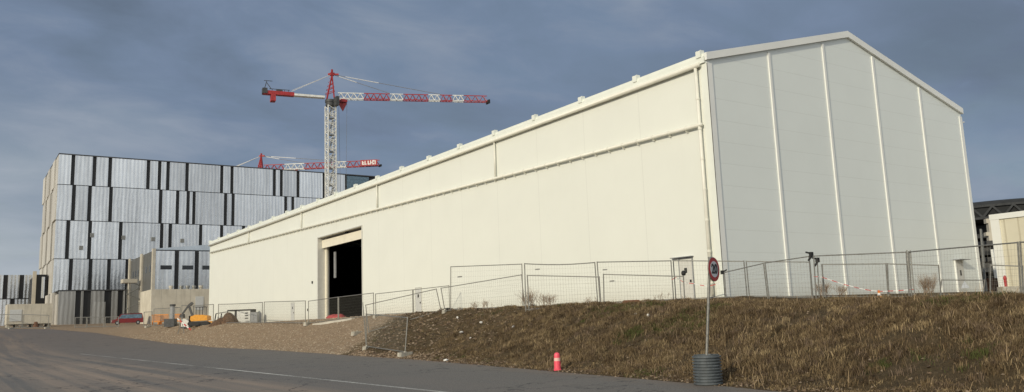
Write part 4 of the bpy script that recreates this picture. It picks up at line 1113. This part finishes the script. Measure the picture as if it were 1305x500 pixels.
# red object and light kerb at doorway
c = Vector((HX-.9, 76.2, ground(HX-.9, 76.2))); m = MB()
nn = 12; prof = [(.9, -.05), (.95, .15), (.7, .35), (.4, .45), (.05, .48)]; m.lathe(c, prof, nn)
for i, v in enumerate(m.v): m.v[i] = (v[0]+.08*noise.noise(Vector(v)*3), c.y+(v[1]-c.y)*1.5, v[2]+.12*noise.noise(Vector(v)*2.2))
M['redcloth'] = plain('faded_red_sheet', (.45, .07, .07), .8, var=.25, scale=5)
tag(m.build('red_sheet', 'redcloth', None, c, smooth=True), 'crumpled faded red sheet lying at the doorway threshold', 'sheet')
a = gp(400, 70, .06); b = gp(450, 63, .1)
m = MB(); d = (b-a); s_ = Vector((-d.y, d.x, 0)).normalized()*.2
m.add([a-s_-Vector((0, 0, .3)), b-s_-Vector((0, 0, .3)), b+s_-Vector((0, 0, .3)), a+s_-Vector((0, 0, .3)), a-s_*.6, b-s_*.6, b+s_*.6, a+s_*.6], [(4, 5, 6, 7), (0, 1, 5, 4), (1, 2, 6, 5), (2, 3, 7, 6), (3, 0, 4, 7)])
tag(m.build('timber_beam', 'pilar', None, a), 'long pale beam lying on the gravel before the doorway', 'beam')

# ------------------------------------------------------------------ speed sign
sp = at(907, 492, 'Z', 0); sx0, sy0 = sp.x+F0.x*.3, sp.y+F0.y*.3
sg = thing('speed_sign', 'round red-rimmed 20 speed limit sign on a pole in corrugated pipe', 'road sign', (sx0, sy0, 0))
prof = [(.285, .0)]
z = .02
for k in range(10):
    prof += [(.318, z+.006), (.318, z+.033), (.276, z+.040), (.276, z+.057)]; z += .064
prof += [(.285, z), (.26, z), (.26, z-.05)]
M['corr'] = plain('grey_corrugated_plastic', (.10, .115, .125), .5, var=.2, scale=8)
o = MB().lathe((sx0, sy0, 0), prof, 36).build('corrugated_base', 'corr', sg)
MB().cyl((sx0, sy0, z-.06), (sx0, sy0, z-.035), .258, 24).build('base_fill', 'concrete', sg)
dc = at(908.3, 343.5, 'D', math.hypot(sx0, sy0)); ztop_ = at(904, 328.5, 'D', math.hypot(sx0, sy0)).z
ps = MB().cyl((sx0, sy0, z-.1), (dc.x-.035, dc.y+.03, ztop_), .031, 12).build('pole', 'galv', sg, smooth=False)
ztop_ = at(904, 328.5, 'D', math.hypot(sx0, sy0)).z; rr = .265
n = Vector((.27, -.963, 0)).normalized(); cc = Vector((dc.x, dc.y, dc.z))+n*.02
MB().cyl(cc-n*.012, cc+n*.012, rr+.008, 40).build('sign_plate', 'galv', sg)
MB().cyl(cc+n*.0125, cc+n*.0165, rr, 40).build('red_ring', 'signred', sg)
MB().cyl(cc+n*.017, cc+n*.020, rr*.69, 40).build('white_disc', 'signwhite', sg)
put_text('20', .30, cc+n*.0245, Vector((-n.y, n.x, 0)), n, 'ink', sg, bold=.008, sx=.95)
MB().cyl(Vector((dc.x-.035, dc.y+.03, ztop_-.02)), Vector((dc.x-.035, dc.y+.03, ztop_+.015)), .045, 10).build('pole_cap', 'galvd', sg)
# delineator
dl = at(714, 472.5, 'Z', 0); x, y = dl.x-.1, dl.y+.0; z0 = road_z(y)+.004
cn = thing('traffic_bollard', 'fluorescent red plastic bollard with white band at the road edge', 'bollard', (x, y, z0))
def ringprof(pr): return pr
MB().lathe((x, y, z0), [(.125, 0), (.125, .03), (.105, .045), (.098, .29)], 16).build('lower_body', 'cone', cn, smooth=False)
M['pinkband'] = plain('faded_reflective_band', (.86, .52, .46), .4, var=.06, scale=12)
MB().lathe((x, y, z0), [(.0985, .291), (.094, .385)], 16).build('white_band', 'pinkband', cn)
MB().lathe((x, y, z0), [(.0955, .386), (.09, .46), (.076, .51), (.045, .535), (.012, .545)], 16).build('upper_body', 'cone', cn, smooth=False)
# small warning cone on the pad, triangle sign, tape
p = gp(1122, 36.5, 0)
cn = thing('traffic_cone', 'small orange and white cone behind the fence before the gable', 'cone', p)
MB().box(p-Vector((.17, .17, .0)), p+Vector((.17, .17, .04))).build('base', 'orange', cn)
MB().lathe(p, [(.12, .03), (.085, .16)], 14).build('lower_body', 'orange', cn); MB().lathe(p, [(.084, .161), (.06, .27)], 14).build('white_band', 'reflect', cn); MB().lathe(p, [(.059, .271), (.02, .40)], 14).build('tip', 'orange', cn)
p = at(1229.5, 363, 'D', 33.5)
nrm = -F0
m = MB(); m.prism([p+R0*-.15+Vector((0, 0, -.12)), p+R0*.15+Vector((0, 0, -.12)), p+Vector((0, 0, .14))], nrm*.012)
tag(m.build('warning_sign', 'signwhite', None, p), 'small white triangular plate hung on the fence before the gable door', 'sign')
for (xx, yy, D_, lb) in ((583, 354, 39.4, 'small tag on the leftmost tall fence panel'), (682, 344.5, 38.5, 'small tag on the second tall fence panel'), (768, 345, 38.3, 'small tag on the third tall fence panel'), (777, 359.5, 36.6, 'darker tag on the low panel with the black cap')):
    p = at(xx, yy, 'D', D_); p2 = at(xx+6, yy-.5, 'D', D_)
    m = MB(); m.prism([p, p2, p2+Vector((0, 0, .06)), p+Vector((0, 0, .06))], nrm*.01); tag(m.build('plastic_tag', 'galvd', None, p), lb, 'tag', 'tags on the fence panels')
def tape(pts, label, D_):
    m = MB(); k = 0
    for (xa, ya), (xb, yb) in zip(pts, pts[1:]):
        a = at(xa, ya, 'D', D_); b = at(xb, yb, 'D', D_); n = max(1, int((b-a).length/.16))
        for i in range(n):
            m.mat(k % 2); p = a.lerp(b, i/n); q = a.lerp(b, (i+1)/n); m.prism([p, q, q+Vector((0, 0, .028)), p+Vector((0, 0, .028))], nrm*.004); k += 1
    tag(m.build('barrier_tape', ['tapered', 'tapewhite'], None, at(*pts[0], 'D', D_)), label, 'tape', 'red and white barrier tapes')
tape([(1037, 353), (1048, 354), (1060, 358), (1075, 363), (1095, 368), (1110, 371), (1125, 372), (1145, 371), (1165, 369.5)], 'red-white tape sagging across the gable fence', 36)
tape([(856, 357), (862, 354), (872, 361), (884, 362), (892, 364), (903, 365.5), (912, 363), (919, 362)], 'red-white tape strung behind the speed sign', 36.3)

# ------------------------------------------------------------------ dry bushes and litter
def bush(px, D_, w, h, n, label, seed):
    rnd = random.Random(seed); c = crest(px); m = MB()
    def br(p, d, L, r, dep):
        q = p+d*L; m.cyl(p, q, r, 3, r*.7, cap=False)
        if dep == 0: return
        for _ in range(rnd.choice((2, 3))):
            dd = (d+Vector((rnd.uniform(-.6, .6), rnd.uniform(-.6, .6), rnd.uniform(-.25, .4)))).normalized()
            br(p.lerp(q, rnd.uniform(.5, 1)), dd, L*rnd.uniform(.5, .85), r*.65, dep-1)
    for _ in range(n):
        b = c+Vector((rnd.uniform(-w, w)*.55, rnd.uniform(-w, w)*.4, 0)); b.z = ground(b.x, b.y)-.03
        d = Vector((rnd.uniform(-.5, .5), rnd.uniform(-.5, .5), 1)).normalized()
        br(b, d, h*rnd.uniform(.3, .5), .008, 3)
    tag(m.build('dry_bush', 'twig', None, c), label, 'bush', 'dry leafless bushes on the bank')
bush(1187, 30, .55, 1.15, 60, 'tallest dry reddish bush in front of the gable door', 1)
bush(1052, 30, .6, .75, 40, 'spiky dry bush below the gable clamp cluster', 2)
bush(1075, 30, .6, .6, 26, 'lower dry bush right of the clamp cluster', 3)
bush(674, 34, .6, 1.05, 36, 'bare twiggy bush where the low panels meet on the mound', 4)
bush(698, 34, .7, .85, 34, 'twiggy bush right of the panel joint on the mound', 5)
bush(612, 37, .9, .65, 22, 'sparse dry weed on the left shoulder of the bank', 6)
bush(750, 34, .6, .5, 12, 'small dry weed near the end of the low mound panel', 7)
bush(845, 33, .6, .5, 8, 'thin arching weed before the grey side door', 8)
LT = [(588, 424, .11, 'largest scrap of white litter on the left of the bank'), (600, 431.5, .07, 'small white scrap just below the largest litter scrap'), (613, 411, .07, 'white scrap high on the left of the bank'), (583, 405, .06, 'grey scrap near the top left of the bank'),
      (654, 417, .07, 'pale scrap in the middle of the bank'), (568, 459.5, .10, 'pale stone at the road edge below the soil'), (810, 400, .06, 'white scrap high on the bank left of the sign'), (126*1+700, 402, .06, 'small white scrap beside another high on the bank')]
for (x, y, s, lb) in LT:
    # march the ray to the ground
    D_ = 14
    while D_ < 60:
        p = at(x, y, 'D', D_)
        if p.z < ground(p.x, p.y)+.06: break
        D_ += .05
    m = MB(); m.lathe(p, [(s*.6, -.04), (s, .0), (s*.8, s*.5), (s*.2, s*.7)], 7)
    for i, v in enumerate(m.v): m.v[i] = tuple(Vector(v)+Vector((noise.noise(Vector(v)*9), noise.noise(Vector(v)*9+Vector((5, 0, 0))), noise.noise(Vector(v)*9+Vector((0, 7, 0)))))*s*.6)
    tag(m.build('litter', 'litter', None, p), lb, 'litter', 'pale scraps on the bank')
# dark block and long rail at the crest
for (x, D_, lb, mt) in ((805, 35, 'dark block lying on the crest beneath the low panel', 'rust'),):
    c = gp(x, D_, 0); R = oriented(c, AV); m = MB(); obox(m, R, (-.38, -.15, -.05), (.38, .15, .16)); obox(m, R, (-.33, -.12, .16), (.33, .12, .2)); tag(m.build('dark_block', mt, None, c), lb, 'block')
c = crest(573); R = oriented(c, AV); m = MB(); obox(m, R, (-.4, -.13, -.05), (.5, .13, .12)); obox(m, R, (-.34, -.1, .12), (.1, .1, .17)); tag(m.build('rubber_block', 'black', None, c), 'black rubber block under the leftmost tall fence post', 'block')

# ------------------------------------------------------------------ sky and sun
SUN_EL = math.radians(21); sdir = Vector((-1, -.33, 0)).normalized()
sunv = (sdir*math.cos(SUN_EL)+Vector((0, 0, math.sin(SUN_EL)))).normalized()
sl = bpy.data.lights.new('sun', 'SUN'); sl.energy = 2.5; sl.angle = math.radians(.6); sl.color = (1, .90, .70)
so = bpy.data.objects.new('sun', sl); C.objects.link(so); so.rotation_euler = (-sunv).to_track_quat('-Z', 'Y').to_euler(); so.location = (-50, -20, 60)
W = bpy.data.worlds.new('World'); scn.world = W; W.use_nodes = True; nt = W.node_tree
bg = nt.nodes['Background']
sky = nt.nodes.new('ShaderNodeTexSky'); sky.sky_type = 'NISHITA'; sky.sun_disc = False; sky.sun_elevation = SUN_EL
sky.sun_rotation = math.atan2(sunv.x, sunv.y); sky.dust_density = 1.5; sky.air_density = 1.2
tc_ = nt.nodes.new('ShaderNodeTexCoord').outputs['Generated']
sepw = nt.nodes.new('ShaderNodeSeparateXYZ'); nt.links.new(tc_, sepw.inputs[0])
# project direction on a cloud deck: d.xy / (d.z + .18)
den = mth(nt, 'ADD', mth(nt, 'MAXIMUM', sepw.outputs[2], 0.), .22)
cmb = nt.nodes.new('ShaderNodeCombineXYZ')
nt.links.new(mth(nt, 'DIVIDE', sepw.outputs[0], den), cmb.inputs[0]); nt.links.new(mth(nt, 'DIVIDE', sepw.outputs[1], den), cmb.inputs[1])
def cn_(scale, detail, rough, dist, stretch, off=(0, 0, 0)):
    mp = nt.nodes.new('ShaderNodeMapping'); mp.inputs['Scale'].default_value = stretch; mp.inputs['Location'].default_value = off
    mp.inputs['Rotation'].default_value = (0, 0, .5)
    nt.links.new(cmb.outputs[0], mp.inputs[0])
    n = N(nt, 'ShaderNodeTexNoise', i_Scale=scale, i_Detail=detail, i_Roughness=rough, i_Distortion=dist); nt.links.new(mp.outputs[0], n.inputs[0]); return n.outputs['Fac']
c1 = cn_(.9, 6, .5, .3, (1, 1.3, 1)); c2_ = cn_(3.4, 8, .58, .4, (1, 1.4, 1), (4, 2, 0))
cl = mth(nt, 'ADD', mth(nt, 'MULTIPLY', c1, .7), mth(nt, 'MULTIPLY', c2_, .3))
# cloud colour in the units of the physical sky (divided by the strength below)
ST = .09
K = 1/ST
def kc(c, k=1.0): return tuple(x*K*k for x in c)
ccol = ramp(nt, cl, [(.36, kc((.125, .160, .222))), (.5, kc((.180, .238, .342))), (.66, kc((.30, .35, .43)))])
# nearly overcast: thin patches let the blue through
skyc = mixc(nt, mth(nt, 'ADD', .80, mth(nt, 'MULTIPLY', ramp(nt, c2_, [(.35, 0.), (.6, 1.)]), .18)), sky.outputs[0], ccol)
# brighter, thinner cloud low over the horizon and on the sunward half of the sky
dotn = nt.nodes.new('ShaderNodeVectorMath'); dotn.operation = 'DOT_PRODUCT'; nt.links.new(tc_, dotn.inputs[0]); dotn.inputs[1].default_value = Vector((-.62, -.78, .1)).normalized()
back = mth(nt, 'MULTIPLY', mth(nt, 'ADD', dotn.outputs['Value'], .25), .9, clamp=True)
skyc = mixc(nt, back, skyc, kc((.78, .80, .80)))
dl_ = nt.nodes.new('ShaderNodeVectorMath'); dl_.operation = 'DOT_PRODUCT'; nt.links.new(tc_, dl_.inputs[0]); dl_.inputs[1].default_value = Vector((-.35, .93, -.02)).normalized()
lowl = mth(nt, 'MULTIPLY', mth(nt, 'SUBTRACT', dl_.outputs['Value'], .80), 5.0, clamp=True)
hz = mth(nt, 'SUBTRACT', 1.0, mth(nt, 'MULTIPLY', mth(nt, 'ABSOLUTE', sepw.outputs[2]), 3.4), clamp=True)
hzf = mth(nt, 'MULTIPLY', mth(nt, 'MULTIPLY', lowl, hz), mth(nt, 'ADD', .45, mth(nt, 'MULTIPLY', cn_(1.6, 6, .6, .4, (1, 2.4, 1)), .9)), clamp=True)
skyc = mixc(nt, hzf, skyc, kc((.62, .66, .66)))
nt.links.new(skyc, bg.inputs['Color']); bg.inputs['Strength'].default_value = ST

scn.view_settings.view_transform = 'Standard'; scn.view_settings.look = 'None'; scn.view_settings.exposure = 0; scn.view_settings.gamma = 1
scn.render.engine = 'CYCLES'; scn.cycles.max_bounces = 5; scn.cycles.use_denoising = True
